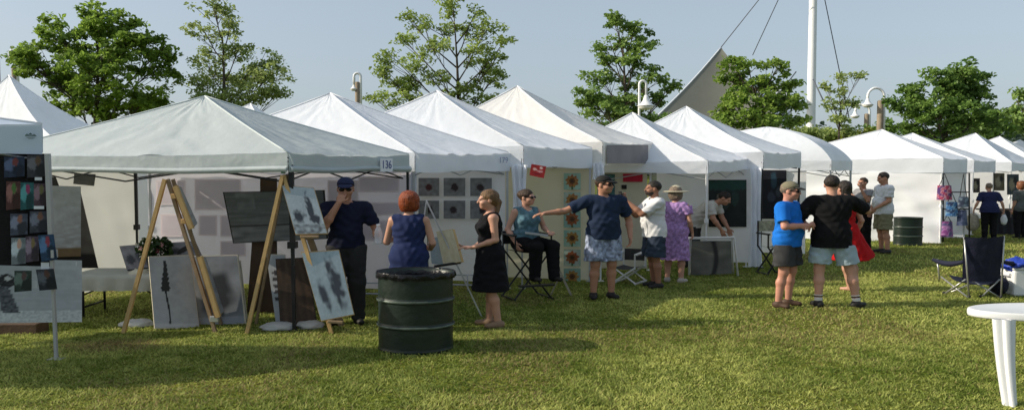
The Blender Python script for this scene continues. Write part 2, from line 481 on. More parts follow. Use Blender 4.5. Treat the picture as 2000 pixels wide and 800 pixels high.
            for s in (1, -1):
                S.ell(Hd(s * .033, -.094, .008), (.030, .014, .022), .006, RH)
                S.cone(Hd(s * .06, -.085, .014), Hd(s * .08, .01, .012), .005, .005, .004)
            S.cone(Hd(-.02, -.1, .014), Hd(.02, -.1, .014), .005, .005, .004)
            emit('sunglasses', S, m, hh=.005); continue
        elif kd == 'beard':
            S.wr = .002; S.ell(Hd(0, -.035, -.06), (.063, .068, .058), .03, RH); S.ell(Hd(0, -.075, -.04), (.035, .022, .012), .02, RH)
            q = RH @ V3(0, .25, 1); q = q / np.linalg.norm(q)
            cc = Hd(0, -.05, -.032); S.planes.append((q[0], q[1], q[2], float(q @ cc)))
            S.ell(Hd(0, -.1, -.06), (.02, .02, .006), .006, RH, sub=True)
            emit('beard', S, m, hh=.006); continue
        emit({'shirt': 'shirt', 'top': 'sleeveless_top', 'shorts': 'shorts', 'trousers': 'trousers', 'dress': 'dress'}[kd], S, m)
    if hair:
        style, hm = hair; S = SDF(); S.wr = .003; S.fuzz = .0014
        S.ell(Hd(0, .022, .042), (.0825, .099, .096) if style == 'short' else (.086, .102, .098), .03, RH)
        if style == 'short':
            S.ell(Hd(0, -.085, -.02), (.07, .075, .075), .02, RH, sub=True); S.ell(Hd(0, .02, -.125), (.2, .2, .09), .02, RH, sub=True)
            for s in (1, -1): S.ell(Hd(s * .085, .005, -.01), (.022, .034, .05), .01, RH, sub=True)
        elif style == 'bob':
            for s in (1, -1): S.ell(Hd(s * .06, .03, -.03), (.045, .075, .085), .04, RH)
            S.ell(Hd(0, .075, -.02), (.085, .06, .095), .04, RH); S.ell(Hd(0, .03, .06), (.10, .11, .09), .04, RH)
            S.ell(Hd(0, -.105, -.03), (.055, .06, .09), .02, RH, sub=True)
        elif style == 'ponytail':
            S.ell(Hd(0, -.095, -.03), (.06, .065, .085), .02, RH, sub=True)
            S.ell(Hd(0, .05, -.02), (.07, .06, .06), .04, RH)
            S.ell(Hd(0, .10, -.03), (.035, .035, .035), .02, RH); S.cone(Hd(0, .11, -.04), Hd(.05, .07, -.20), .034, .016, .03)
        elif style == 'bun':
            S.ell(Hd(0, -.095, -.03), (.06, .065, .085), .02, RH, sub=True); S.ell(Hd(0, .03, -.09), (.15, .12, .05), .02, RH, sub=True)
            S.ell(Hd(0, .10, .05), (.045, .04, .045), .02, RH)
        elif style == 'long':
            S.ell(Hd(0, -.105, -.03), (.052, .06, .1), .02, RH, sub=True)
            S.ell(Hd(0, .06, -.08), (.085, .05, .13), .04, RH)
        emit('hair', S, hm, hh=.007)
    eyes = [c for c in clothes if c[0] == 'glasses']
    if not eyes:
        for s in (1, -1):
            S = SDF(); S.ell(Hd(s * .031, -.082, .006), (.014, .009, .008), .004, RH); emit('eye', S, mat('eye_dark', (.03, .02, .015), .2, 0), hh=.004)
    S = SDF(); S.ell(Hd(0, -.093, -.058), (.024, .006, .006), .004, RH); emit('mouth', S, mat('lip', (.30, .09, .075), .5, .05), hh=.004)
    # where a body-frame point lies in the world
    def W(p):
        v = (V3(*p) * sc) @ Rz.T; return Vector((v[0] * sx, v[1], v[2])) + root.location
    root_fn[root.name] = W
    return root
root_fn = {}
# ------------------------------------------------------------------ camera, sky, sun
sc = bpy.context.scene
cd = bpy.data.cameras.new('camera'); cam = bpy.data.objects.new('camera', cd); C.objects.link(cam)
cam.location = (0, 0, CH); cam.rotation_euler = (math.pi / 2 - PT, 0, 0)
cd.sensor_width = 36; cd.lens = 36 * F / 2000; cd.clip_end = 6000; cd.clip_start = .05
sc.camera = cam
sc.view_settings.view_transform = 'Standard'; sc.view_settings.look = 'None'; sc.view_settings.exposure = 0
EL, AZ = 28, 0
sd = Vector((-.997, -.085, 0)).normalized() * math.cos(R(EL)) + Vector((0, 0, math.sin(R(EL))))   # towards the sun
w = bpy.data.worlds.new('World'); sc.world = w; w.use_nodes = True
nt = w.node_tree; bg = nt.nodes['Background']
sky = nt.nodes.new('ShaderNodeTexSky'); sky.sky_type = 'NISHITA'; sky.sun_disc = False
sky.sun_elevation = R(EL); sky.sun_rotation = math.atan2(sd.x, sd.y)
sky.altitude = 50; sky.air_density = 1.0; sky.dust_density = 2.4; sky.ozone_density = 1.0
hsv = nt.nodes.new('ShaderNodeHueSaturation'); hsv.inputs['Saturation'].default_value = .70; hsv.inputs['Value'].default_value = 1.05
nt.links.new(sky.outputs[0], hsv.inputs['Color']); hz = nt.nodes.new('ShaderNodeMix'); hz.data_type = 'RGBA'; hz.inputs[0].default_value = .55; hz.inputs[7].default_value = (2.95, 3.60, 4.22, 1)   # even summer haze
nt.links.new(hsv.outputs[0], hz.inputs[6]); nt.links.new(hz.outputs[2], bg.inputs['Color'])
bg.inputs['Strength'].default_value = .15
ld = bpy.data.lights.new('sun', 'SUN'); ld.energy = 5.0; ld.angle = R(.5); ld.color = (1, .90, .74)
sun = bpy.data.objects.new('sun', ld); C.objects.link(sun); sun.rotation_euler = sd.to_track_quat('Z', 'Y').to_euler()
sun.location = (-30, -10, 30)

# ------------------------------------------------------------------ ground and grass
def ground_mat():
    m = bpy.data.materials.new('lawn_soil'); m.use_nodes = True; N = m.node_tree.nodes; L = m.node_tree.links; b = N['Principled BSDF']
    tc = N.new('ShaderNodeTexCoord').outputs['Object']
    def nzn(s, d=4):
        n = N.new('ShaderNodeTexNoise'); n.inputs['Scale'].default_value = s; n.inputs['Detail'].default_value = d; L.new(tc, n.inputs['Vector']); return n.outputs['Fac']
    r1 = N.new('ShaderNodeValToRGB'); L.new(nzn(.55), r1.inputs[0])
    e = r1.color_ramp.elements; e[0].position = .3; e[0].color = (.10, .145, .016, 1); e[1].position = .7; e[1].color = (.19, .205, .032, 1)
    r2 = N.new('ShaderNodeValToRGB'); L.new(nzn(14, 6), r2.inputs[0])
    e = r2.color_ramp.elements; e[0].position = .35; e[0].color = (.35, .35, .35, 1); e[1].position = .65; e[1].color = (1.15, 1.1, 1, 1)
    mx = N.new('ShaderNodeMix'); mx.data_type = 'RGBA'; mx.blend_type = 'MULTIPLY'; mx.inputs[0].default_value = 1
    L.new(r1.outputs[0], mx.inputs[6]); L.new(r2.outputs[0], mx.inputs[7]); L.new(mx.outputs[2], b.inputs['Base Color'])
    b.inputs['Roughness'].default_value = .95; b.inputs['Specular IOR Level'].default_value = .1
    bp = N.new('ShaderNodeBump'); bp.inputs['Strength'].default_value = .6; bp.inputs['Distance'].default_value = .05
    L.new(nzn(30, 5), bp.inputs['Height']); L.new(bp.outputs[0], b.inputs['Normal'])
    return m
gv = []; S0 = 2500
g = MB(); g.add([(-S0, -60, 0), (S0, -60, 0), (S0, S0, 0), (-S0, S0, 0)], [(0, 1, 2, 3)])
tag(g.build('ground', ground_mat()), kind='structure')

def grass_field():
    rs = np.random.RandomState(3)
    lat = rs.rand(8, 256, 256)
    def vn(x, y, s, k):                                # smooth value noise, stretched to use its whole range
        X_ = x * s; Y_ = y * s; ix = np.floor(X_).astype(int); iy = np.floor(Y_).astype(int); fx_ = X_ - ix; fy_ = Y_ - iy
        fx_ = fx_ * fx_ * (3 - 2 * fx_); fy_ = fy_ * fy_ * (3 - 2 * fy_); g = lat[k]; a_, b_ = ix % 256, (ix + 1) % 256; c_, d_ = iy % 256, (iy + 1) % 256
        v = (g[a_, c_] * (1 - fx_) + g[b_, c_] * fx_) * (1 - fy_) + (g[a_, d_] * (1 - fx_) + g[b_, d_] * fx_) * fy_
        return np.clip((v - .5) * 1.3 + .5, 0, 1)
    def patch(n, y0, y1, wid, hgt):
        t = rs.rand(n); y = np.sqrt(y0 ** 2 + t * (y1 ** 2 - y0 ** 2))
        x = (rs.rand(n) * 2 - 1) * (.74 * y + 2.6)
        fx = vn(x, y, 1.6, 1); fine = vn(x, y, 9, 2)
        keep = rs.rand(n) < .35 + .4 * fx + .35 * fine
        return x[keep], y[keep], wid, hgt * (.55 + .45 * fx[keep] + .35 * fine[keep])
    X = []; Y = []; W = []; H = []
    for n, y0, y1, wd, hg in ((310000, 5.2, 9, .011, .031), (240000, 9, 13.5, .015, .034), (120000, 13.5, 22, .02, .045), (45000, 22, 38, .035, .05)):
        x, y, wid, h = patch(n, y0, y1, wd, hg)
        X.append(x); Y.append(y); W.append(np.full(len(x), wid)); H.append(h)
    x = np.concatenate(X); y = np.concatenate(Y); wd = np.concatenate(W); hh = np.concatenate(H); n = len(x)
    hh = hh * (.45 + .75 * rs.rand(n)); a = rs.rand(n) * 2 * np.pi; le = .5 + 1.1 * rs.rand(n); b = rs.rand(n) * 2 * np.pi
    V = np.zeros((n, 3, 3))
    dx = np.cos(a) * wd * .5; dy = np.sin(a) * wd * .5
    V[:, 0] = np.stack([x - dx, y - dy, np.zeros(n)], 1); V[:, 1] = np.stack([x + dx, y + dy, np.zeros(n)], 1)
    V[:, 2] = np.stack([x + np.cos(b) * hh * le, y + np.sin(b) * hh * le, hh], 1)
    m = bpy.data.materials.new('grass_blades'); m.use_nodes = True; N = m.node_tree.nodes; L = m.node_tree.links; p = N['Principled BSDF']
    vc = N.new('ShaderNodeVertexColor'); vc.layer_name = 'col'
    L.new(vc.outputs[0], p.inputs['Base Color']); p.inputs['Roughness'].default_value = .6; p.inputs['Specular IOR Level'].default_value = .2
    tr = N.new('ShaderNodeBsdfTranslucent'); L.new(vc.outputs[0], tr.inputs['Color'])
    mx = N.new('ShaderNodeMixShader'); mx.inputs[0].default_value = .35
    L.new(p.outputs[0], mx.inputs[1]); L.new(tr.outputs[0], mx.inputs[2]); L.new(mx.outputs[0], N['Material Output'].inputs['Surface'])
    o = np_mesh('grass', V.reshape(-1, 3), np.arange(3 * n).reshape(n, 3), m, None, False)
    big = vn(x, y, .55, 3); med = vn(x, y, 3.2, 4); fin = vn(x, y, 11, 5)
    t = np.clip(.42 * big + .30 * med + .35 * fin + .55 * rs.rand(n) ** 1.5 - .32, 0, 1)[:, None]
    c = (1 - t) * np.array([.165, .255, .03]) + t * np.array([.90, .92, .28])
    dry = (rs.rand(n) < .04 + .75 * np.clip(vn(x, y, .9, 6) - .52, 0, 1))
    bp_ = gp(220, yg(676)); d = np.hypot((x - bp_.x) / .55, (y - bp_.y) / .3); dry |= rs.rand(n) < np.clip(1.3 - d, 0, .8)
    c[dry] = np.array([.46, .36, .16]) * (.7 + .6 * rs.rand(dry.sum()))[:, None]
    c = np.repeat(c, 3, 0); c[0::3] *= .42; c[1::3] *= .42  # blade roots darkened: shade low in the grass put into the colour
    ca = o.data.color_attributes.new('col', 'FLOAT_COLOR', 'POINT')
    ca.data.foreach_set('color', np.concatenate([c, np.ones((len(c), 1))], 1).astype(np.float32).ravel())
    tag(o, 'short mown green grass with dry tufts covering the lawn', 'grass', kind='stuff')
grass_field()

# ------------------------------------------------------------------ trees
def leaf_mat():
    m = bpy.data.materials.new('tree_leaves'); m.use_nodes = True; N = m.node_tree.nodes; L = m.node_tree.links; p = N['Principled BSDF']
    vc = N.new('ShaderNodeVertexColor'); vc.layer_name = 'col'
    tcn = N.new('ShaderNodeTexCoord'); n = N.new('ShaderNodeTexNoise'); n.inputs['Scale'].default_value = 1.3; L.new(tcn.outputs['Object'], n.inputs['Vector'])
    mr = N.new('ShaderNodeMapRange'); mr.inputs['To Min'].default_value = .6; mr.inputs['To Max'].default_value = 1.4; L.new(n.outputs['Fac'], mr.inputs['Value'])
    mu = N.new('ShaderNodeVectorMath'); mu.operation = 'MULTIPLY'; L.new(vc.outputs[0], mu.inputs[0]); L.new(mr.outputs[0], mu.inputs[1])
    L.new(mu.outputs[0], p.inputs['Base Color']); p.inputs['Roughness'].default_value = .45; p.inputs['Specular IOR Level'].default_value = .35
    tr = N.new('ShaderNodeBsdfTranslucent'); L.new(mu.outputs[0], tr.inputs['Color'])
    mx = N.new('ShaderNodeMixShader'); mx.inputs[0].default_value = .48
    L.new(p.outputs[0], mx.inputs[1]); L.new(tr.outputs[0], mx.inputs[2]); L.new(mx.outputs[0], N['Material Output'].inputs['Surface'])
    return m
LEAF = leaf_mat()
BARK = mat('bark', (.075, .06, .045), .9, .3, 6, .6, 25)
def leaves_mesh(name, pos, size, cols, rs, parent, flat=.6):
    n = len(pos)
    nrm = rs.randn(n, 3); nrm[:, 2] = np.abs(nrm[:, 2]) * 1.0 + flat; nrm /= np.linalg.norm(nrm, axis=1)[:, None]
    t = rs.randn(n, 3); t -= nrm * (t * nrm).sum(1)[:, None]; t /= np.linalg.norm(t, axis=1)[:, None]
    b = np.cross(nrm, t); s = (size * (.6 + .8 * rs.rand(n)))[:, None]
    V = np.zeros((n, 6, 3))                            # a leaf folded along its midrib, pointed at both ends
    V[:, 0] = pos - t * s * .5; V[:, 1] = pos + t * s * .6 - nrm * s * .12
    V[:, 2] = pos + b * s * .34 + nrm * s * .10 - t * s * .1; V[:, 3] = pos + b * s * .26 + nrm * s * .06 + t * s * .25
    V[:, 4] = pos - b * s * .34 + nrm * s * .10 - t * s * .1; V[:, 5] = pos - b * s * .26 + nrm * s * .06 + t * s * .25
    q = np.array([[0, 1, 3, 2], [0, 4, 5, 1]])
    Q = (np.arange(n) * 6)[:, None, None] + q[None]
    o = np_mesh(name, V.reshape(-1, 3), Q.reshape(-1, 4), LEAF, parent, False)
    ca = o.data.color_attributes.new('col', 'FLOAT_COLOR', 'POINT')
    cc = np.repeat(cols, 6, 0)
    ca.data.foreach_set('color', np.concatenate([cc, np.ones((len(cc), 1))], 1).astype(np.float32).ravel())
    return o
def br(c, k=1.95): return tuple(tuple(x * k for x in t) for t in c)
def tree(label, px, Y, blobs, seed, leaf=.15, col=((.030, .062, .010), (.085, .135, .022)), dens=1.0, top=None, group=None, spread=.30, per=46, cl=.42, trunk_r=.13, name='tree', fill=1.0):
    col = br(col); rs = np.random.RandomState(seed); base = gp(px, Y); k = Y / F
    root = thing(name, label, 'tree', base, group)
    P = []; CO = []; tb = MB()
    tops = [at(b[0], b[1], Y) for b in blobs]
    zt = max(p.z for p in tops) if top is None else zat(top, Y)
    zt = max(1.5, zt - 1.2)
    def tr(z):                                         # trunk line with a slight wander
        s = (z / zt); return base + Vector((.18 * math.sin(3 * s + seed) * s, .15 * math.cos(2.3 * s + seed) * s, z))
    tb.tube([tr(zt * i / 10) for i in range(11)], [trunk_r * (1 - .93 * i / 10) + .012 for i in range(11)], 9)
    for (bx, by, rx, ry, *dn) in blobs:
        c = at(bx, by, Y); rx *= k; ry *= k; dn = dn[0] if dn else 1
        c.y += rs.uniform(-.6, .6) * rx
        z0 = max(.25 * zt, c.z - .55 * abs(c.x - base.x) - .9); st = tr(min(z0, zt * .93))
        lim = [st, st.lerp(c, .45) + Vector((0, 0, -.12)), c]
        rl = max(.014, trunk_r * .26)
        tb.tube(lim, [rl, rl * .7, rl * .35], 6)
        n = max(3, int(dens * 1.7 * dn * 5.2 * (rx * ry) / (cl * cl) * .55))
        for i in range(n):
            d = rs.randn(3); d /= np.linalg.norm(d); r_ = rs.rand() ** .45
            q = np.array(c) + d * r_ * np.array([rx, rx * .85, ry])
            tb.tube([lim[1].lerp(c, rs.rand()), Vector(q)], [rl * .32, .008], 4, cap=False)
            m = int(per * rs.uniform(.6, 1.3)); s = cl * rs.uniform(.65, 1.15)
            dd = rs.randn(m, 3); dd /= np.linalg.norm(dd, axis=1)[:, None]; dd *= (rs.rand(m) ** .5)[:, None]
            pts = q + dd * np.array([s, s, s * .5])
            tilt = rs.uniform(-.35, .35, 2); pts[:, 2] += (pts[:, 0] - q[0]) * tilt[0] + (pts[:, 1] - q[1]) * tilt[1] - .12 * ((pts[:, :2] - q[:2]) ** 2).sum(1)
            P.append(pts); tt = np.clip(rs.rand() * .55 + .45 * rs.rand(m), 0, 1)[:, None]
            CO.append((1 - tt) * np.array(col[0]) + tt * np.array(col[1]))
    tb.build('trunk', BARK, root)
    pos = np.concatenate(P) - np.array(base)
    leaves_mesh('crown', pos, leaf, np.concatenate(CO), rs, root)
    return root
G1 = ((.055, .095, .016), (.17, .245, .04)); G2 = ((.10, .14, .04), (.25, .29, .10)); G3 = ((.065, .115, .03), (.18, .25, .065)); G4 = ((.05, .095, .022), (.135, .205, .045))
TG = 'park trees behind the tents'
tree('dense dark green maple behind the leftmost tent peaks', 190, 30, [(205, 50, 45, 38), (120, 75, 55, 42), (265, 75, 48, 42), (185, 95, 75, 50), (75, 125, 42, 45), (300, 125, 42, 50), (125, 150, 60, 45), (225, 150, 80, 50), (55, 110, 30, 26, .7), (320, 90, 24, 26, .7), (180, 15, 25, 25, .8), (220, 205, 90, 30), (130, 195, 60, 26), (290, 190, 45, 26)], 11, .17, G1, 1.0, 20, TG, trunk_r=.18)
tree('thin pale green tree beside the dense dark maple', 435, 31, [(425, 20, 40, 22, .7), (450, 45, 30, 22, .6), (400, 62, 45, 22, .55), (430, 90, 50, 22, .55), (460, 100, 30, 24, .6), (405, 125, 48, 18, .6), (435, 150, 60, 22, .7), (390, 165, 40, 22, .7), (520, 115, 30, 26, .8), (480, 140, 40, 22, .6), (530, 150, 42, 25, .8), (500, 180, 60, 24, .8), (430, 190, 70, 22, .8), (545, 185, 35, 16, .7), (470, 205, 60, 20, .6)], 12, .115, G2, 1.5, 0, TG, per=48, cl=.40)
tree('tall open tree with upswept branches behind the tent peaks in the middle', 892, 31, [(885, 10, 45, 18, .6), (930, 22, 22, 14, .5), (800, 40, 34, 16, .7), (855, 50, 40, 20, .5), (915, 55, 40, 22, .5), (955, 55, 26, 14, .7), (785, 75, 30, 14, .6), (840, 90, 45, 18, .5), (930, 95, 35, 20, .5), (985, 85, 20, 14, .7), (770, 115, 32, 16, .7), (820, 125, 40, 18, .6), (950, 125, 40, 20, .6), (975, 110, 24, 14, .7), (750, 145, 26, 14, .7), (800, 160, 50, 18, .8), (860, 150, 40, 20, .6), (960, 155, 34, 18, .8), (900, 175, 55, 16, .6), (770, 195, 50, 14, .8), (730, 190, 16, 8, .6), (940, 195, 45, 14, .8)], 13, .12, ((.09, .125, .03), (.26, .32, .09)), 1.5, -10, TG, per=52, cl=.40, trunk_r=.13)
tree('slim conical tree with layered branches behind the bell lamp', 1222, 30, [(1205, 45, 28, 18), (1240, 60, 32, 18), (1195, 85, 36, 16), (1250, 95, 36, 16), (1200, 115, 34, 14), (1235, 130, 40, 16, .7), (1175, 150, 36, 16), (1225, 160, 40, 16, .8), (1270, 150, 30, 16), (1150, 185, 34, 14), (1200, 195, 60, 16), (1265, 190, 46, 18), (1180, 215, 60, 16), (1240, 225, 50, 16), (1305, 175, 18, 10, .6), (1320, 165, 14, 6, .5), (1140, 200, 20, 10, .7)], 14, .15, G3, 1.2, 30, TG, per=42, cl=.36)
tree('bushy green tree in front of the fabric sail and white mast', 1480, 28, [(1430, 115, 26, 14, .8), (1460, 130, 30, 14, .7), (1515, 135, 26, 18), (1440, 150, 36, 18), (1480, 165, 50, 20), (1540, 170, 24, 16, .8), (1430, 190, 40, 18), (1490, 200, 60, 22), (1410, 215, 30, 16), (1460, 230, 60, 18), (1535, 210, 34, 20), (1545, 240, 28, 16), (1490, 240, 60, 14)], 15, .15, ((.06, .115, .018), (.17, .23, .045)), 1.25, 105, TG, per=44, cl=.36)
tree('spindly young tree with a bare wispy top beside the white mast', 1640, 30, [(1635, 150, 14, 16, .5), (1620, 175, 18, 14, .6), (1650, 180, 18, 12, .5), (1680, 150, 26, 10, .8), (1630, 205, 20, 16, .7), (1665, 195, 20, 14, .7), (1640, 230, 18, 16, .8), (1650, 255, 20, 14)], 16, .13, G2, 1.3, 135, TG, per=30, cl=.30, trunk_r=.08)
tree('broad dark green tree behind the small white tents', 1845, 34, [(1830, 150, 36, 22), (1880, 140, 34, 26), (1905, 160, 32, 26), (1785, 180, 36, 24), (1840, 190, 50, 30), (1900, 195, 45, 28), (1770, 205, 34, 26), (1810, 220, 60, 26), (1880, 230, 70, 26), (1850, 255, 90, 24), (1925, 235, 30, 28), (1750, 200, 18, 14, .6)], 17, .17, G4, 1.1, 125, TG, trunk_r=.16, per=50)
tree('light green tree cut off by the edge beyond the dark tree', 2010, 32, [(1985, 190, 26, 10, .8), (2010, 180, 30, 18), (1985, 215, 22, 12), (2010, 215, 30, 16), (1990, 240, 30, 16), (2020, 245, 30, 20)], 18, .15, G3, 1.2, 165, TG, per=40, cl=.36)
bushes = [('low leafy bush behind the domed tent', 1585, 40, [(1560, 258, 40, 14), (1600, 265, 40, 14), (1630, 275, 40, 16)]),
          ('yellow green bush at the foot of the young spindly tree', 1665, 38, [(1650, 268, 26, 14), (1680, 262, 28, 12), (1695, 268, 24, 12)]),
          ('dark bush beside the wooden lamp posts', 1735, 42, [(1715, 255, 30, 16), (1745, 250, 30, 18), (1770, 260, 30, 16)]),
          ('dark bush filling the gap beyond the dark tree', 1955, 42, [(1940, 245, 26, 20), (1970, 240, 30, 24), (1960, 265, 40, 18)]),
          ('dark bush low behind the slim conical tree', 1190, 40, [(1160, 240, 40, 14), (1220, 245, 50, 16), (1290, 240, 50, 18), (1350, 238, 50, 16)])]
for i, (lb, px, Y, bl) in enumerate(bushes):
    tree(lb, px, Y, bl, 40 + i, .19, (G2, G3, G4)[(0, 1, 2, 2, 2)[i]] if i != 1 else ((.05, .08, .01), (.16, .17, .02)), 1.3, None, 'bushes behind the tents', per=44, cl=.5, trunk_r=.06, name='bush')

# far wood along the horizon: one mass
def far_wood():
    rs = np.random.RandomState(5); P = []; CO = []
    for i in range(520):
        x = rs.uniform(-190, 190); y = rs.uniform(150, 180)
        hgt = 5.5 + 4.0 * (.5 + .5 * math.sin(x * .06 + 1)) + rs.uniform(-1, 3.0); hgt += 5 * max(0, 1 - abs(x - 62) / 6)
        m = 110; dd = rs.randn(m, 3); dd /= np.linalg.norm(dd, axis=1)[:, None]; dd *= (rs.rand(m) ** .33)[:, None]
        r_ = rs.uniform(2.5, 4.5)
        p = np.array([x, y, hgt * .55]) + dd * np.array([r_, r_, hgt * .5]); P.append(p)
        t = np.clip(.3 * rs.rand() + .5 * rs.rand(m), 0, 1)[:, None]
        CO.append((1 - t) * np.array([.035, .065, .045]) + t * np.array([.075, .115, .07]))
    o = leaves_mesh('treeline', np.concatenate(P), 1.15, np.concatenate(CO), rs, None)
    tag(o, 'hazy far-off wood along the horizon beyond the park', 'woods', kind='stuff')
far_wood()

# ------------------------------------------------------------------ fabric sail on its mast, cables, lamps
WP = mat('white_paint', (.78, .79, .80), .35, .04, 3)
CAB = mat('steel_cable', (.10, .11, .13), .5, .05)
def sail():
    Y = 62; root = thing('tension_canopy', 'fabric sail canopy with its shaded face coloured beige, hung by cables from the tall white mast', 'canopy', gp(1582, Y))
    fab = mat('sail_shaded', (.20, .20, .165), .8, .06, .5, .1, 3, transl=.15)  # shaded side of the sail: its shade is put into the beige
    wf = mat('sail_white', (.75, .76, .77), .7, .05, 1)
    a = at(1408, 93, Y); b = at(1278, 232, Y - 10); c = at(1570, 300, Y - 12); d = at(1540, 165, Y + 4); e = at(1470, 108, Y + 6)
    def f1(u, v):
        p = a.lerp(b.lerp(c, u), v); s = .3 * math.sin(math.pi * v) * (1 - u); return p + Vector((.2 * s, 0, -.35 * s)) + Vector((0, 1.0 * math.sin(math.pi * u) * v, 0))
    def f2(u, v):
        p = a.lerp(c.lerp(d, u), v); s = 1.6 * math.sin(math.pi * v) * u; return p + Vector((-.35 * s, 0, -.8 * s)) + Vector((0, 1.0 * math.sin(math.pi * u) * v, 0))
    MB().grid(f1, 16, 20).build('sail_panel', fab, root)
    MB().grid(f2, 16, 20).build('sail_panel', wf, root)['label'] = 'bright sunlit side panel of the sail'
    MB().tube([f1(0, i / 16) for i in range(17)], .05, 6).build('edge_rope', wf, root)
    MB().tube([f2(1, i / 16) for i in range(17)], .05, 6).build('edge_rope', wf, root)
    # mast reaches down to the ground
    x0 = xat(1582, Y, 2.0)
    MB().lathe((x0, Y, 0), [(.37, 0), (.37, 4), (.32, 12), (.27, 26), (.22, 30)], 24).build('mast', WP, root)
    top = Vector((x0, Y, 29)); tgt = [(a, at(1482, 0, Y)), (at(1470, 108, Y + 3), at(1520, 0, Y)), ]
    for p, q in tgt:
        dirv = (q - p).normalized(); MB().tube([p, p + dirv * 16], .035, 6).build('cable', CAB, root)
    p = at(1611, 0, Y); q = at(1650, 190, Y); MB().tube([q + (q - p) * .25, p, p + (p - q) * .7], .04, 6).build('cable', CAB, root)
    MB().tube([at(1588, 155, Y - .5), at(1617, 215, Y - 1.5)], .06, 6).build('cable', CAB, root)
    MB().tube([at(1520, 185, Y), at(1555, 140, Y)], .05, 6).build('cable', CAB, root)
sail()
WOODP = mat('weathered_post', (.26, .21, .15), .85, .2, 4, .4, 20)
def lamp(label, px, py_top, Y, hook, wood=False, head_px=None, head_py=None, hr=16):
    root = thing('street_lamp', label, 'street lamp', gp(px, Y), 'park lamps above the tents')
    g0 = gp(px, Y); zt = zat(py_top, Y); k = Y / F
    pm = WP
    pw = at(px, py_top, Y)
    if wood:
        MB().lathe((pw.x, Y, 0), [(.17, 0), (.15, zat(wood, Y) - .05), (.10, zat(wood, Y))], 14).build('pole', WOODP, root)
    hx = (head_px - px) * k; r = abs(hx) / 2
    zl = zt - r
    side = 1 if hx > 0 else -1
    pole_x = pw.x - (.2 * side if wood else 0)
    pts = [Vector((pole_x, Y - (.05 if wood else 0), 0.0 if not wood else zat(wood, Y) - 2.2)), Vector((pole_x, Y, zl))] + [Vector((pole_x + side * r * (1 - math.cos(t)), Y, zl + r * math.sin(t))) for t in [math.pi * i / 10 for i in range(1, 11)]]
    hz = zat(head_py, Y); pts.append(Vector((pole_x + side * 2 * r, Y, hz)))
    MB().tube(pts, max(.035, 2.5 * k), 10).build('gooseneck' if wood else 'pole', pm, root)
    c = Vector((pole_x + side * 2 * r, Y, hz))
    q_ = hr * k / .45
    MB().lathe(c, [(a_ * q_, b_ * q_) for a_, b_ in [(.10, .1), (.13, .0), (.18, -.16), (.30, -.34), (.44, -.42), (.45, -.46), (.42, -.46)]], 24).build('lamp_shade', WP, root)
    MB().lathe(c + Vector((0, 0, -.46 * q_)), [(a_ * q_, b_ * q_) for a_, b_ in [(.40, 0), (.36, -.10), (.22, -.18), (.05, -.2)]], 20).build('lamp_glass', mat('lamp_glass', (.7, .7, .66), .2, .02), root)
lamp('pale gooseneck lamp between the second peak and the tall open tree', 698, 143, 46, 1, wood=160, head_px=685, head_py=166, hr=8)
lamp('white bell lamp in front of the slim conical tree', 1249, 158, 26, 1, head_px=1262, head_py=190, hr=17)
lamp('white gooseneck lamp on the right wooden post beside the dark tree', 1720, 172, 40, -1, wood=196, head_px=1688, head_py=194, hr=11)
lamp('small gooseneck lamp low beside the spindly tree', 1693, 204, 52, -1, wood=222, head_px=1665, head_py=218, hr=9)
lamp('thin gooseneck lamp rising behind the leftmost tent peak', 27, 98, 44, 1, wood=132, head_px=12, head_py=112, hr=8)
r0 = gp(5, 40); fp = thing('flag_pole', 'thin grey pole at the left edge behind the white tent peak', 'pole', r0)
MB().lathe((r0.x, 40, 0), [(.10, 0), (.10, 4), (.085, zat(72, 40)), (.09, zat(66, 40) + .1)], 12).build('shaft', mat('grey_metal', (.30, .31, .33), .45, .08, metal=.4), fp)
MB().lathe((r0.x, 40, zat(66, 40) + .1), [(.06, 0), (.12, .08), (.12, .14), (.02, .22)], 12).build('finial', MATS['grey_metal'], fp)
# ------------------------------------------------------------------ pop-up tents
FAB = dict(
    seam=mat('seam_white', (.80, .81, .84), .8, .05), seam_grey=mat('seam_pale_grey', (.58, .63, .63), .8, .05),
    white=mat('canvas_white', (.88, .91, .97), .75, .07, 1.4, .3, 9, transl=.25),
    cream=mat('canvas_cream', (.89, .88, .87), .75, .06, 1.2, .25, 9, transl=.2),
    grey=mat('canvas_greenish_grey', (.57, .63, .645), .75, .08, 1.2, .35, 9, transl=.28),
    blue=mat('canvas_pale_blue', (.62, .70, .82), .75, .05, 1.2, .2, 9, transl=.15),
    wall=mat('wall_white', (.86, .86, .88), .8, .04, .9, .25, 5, transl=.32),
    pink=mat('wall_sheer', (.95, .92, .97), .8, .05, .9, .2, 5, transl=.55, tcol=(.95, .87, .95)),
    lit=mat('wall_lit_white', (.90, .91, .94), .8, .03, .9, .3, 4, transl=.12),
    creamwall=mat('wall_cream', (.72, .67, .52), .8, .05, .9, .2, 5, transl=.30, tcol=(.85, .78, .55)),
    greywall=mat('wall_grey', (.60, .61, .58), .8, .05, .9, .25, 5, transl=.38))
PW = mat('pole_white', (.70, .71, .72), .35, .05, 4); PG = mat('pole_grey', (.42, .43, .45), .4, .06, 4, metal=.3); PB = mat('pole_black', (.015, .015, .017), .4, .1, 4)
TENT = {}
def lerp(a, b, t): return a + (b - a) * t
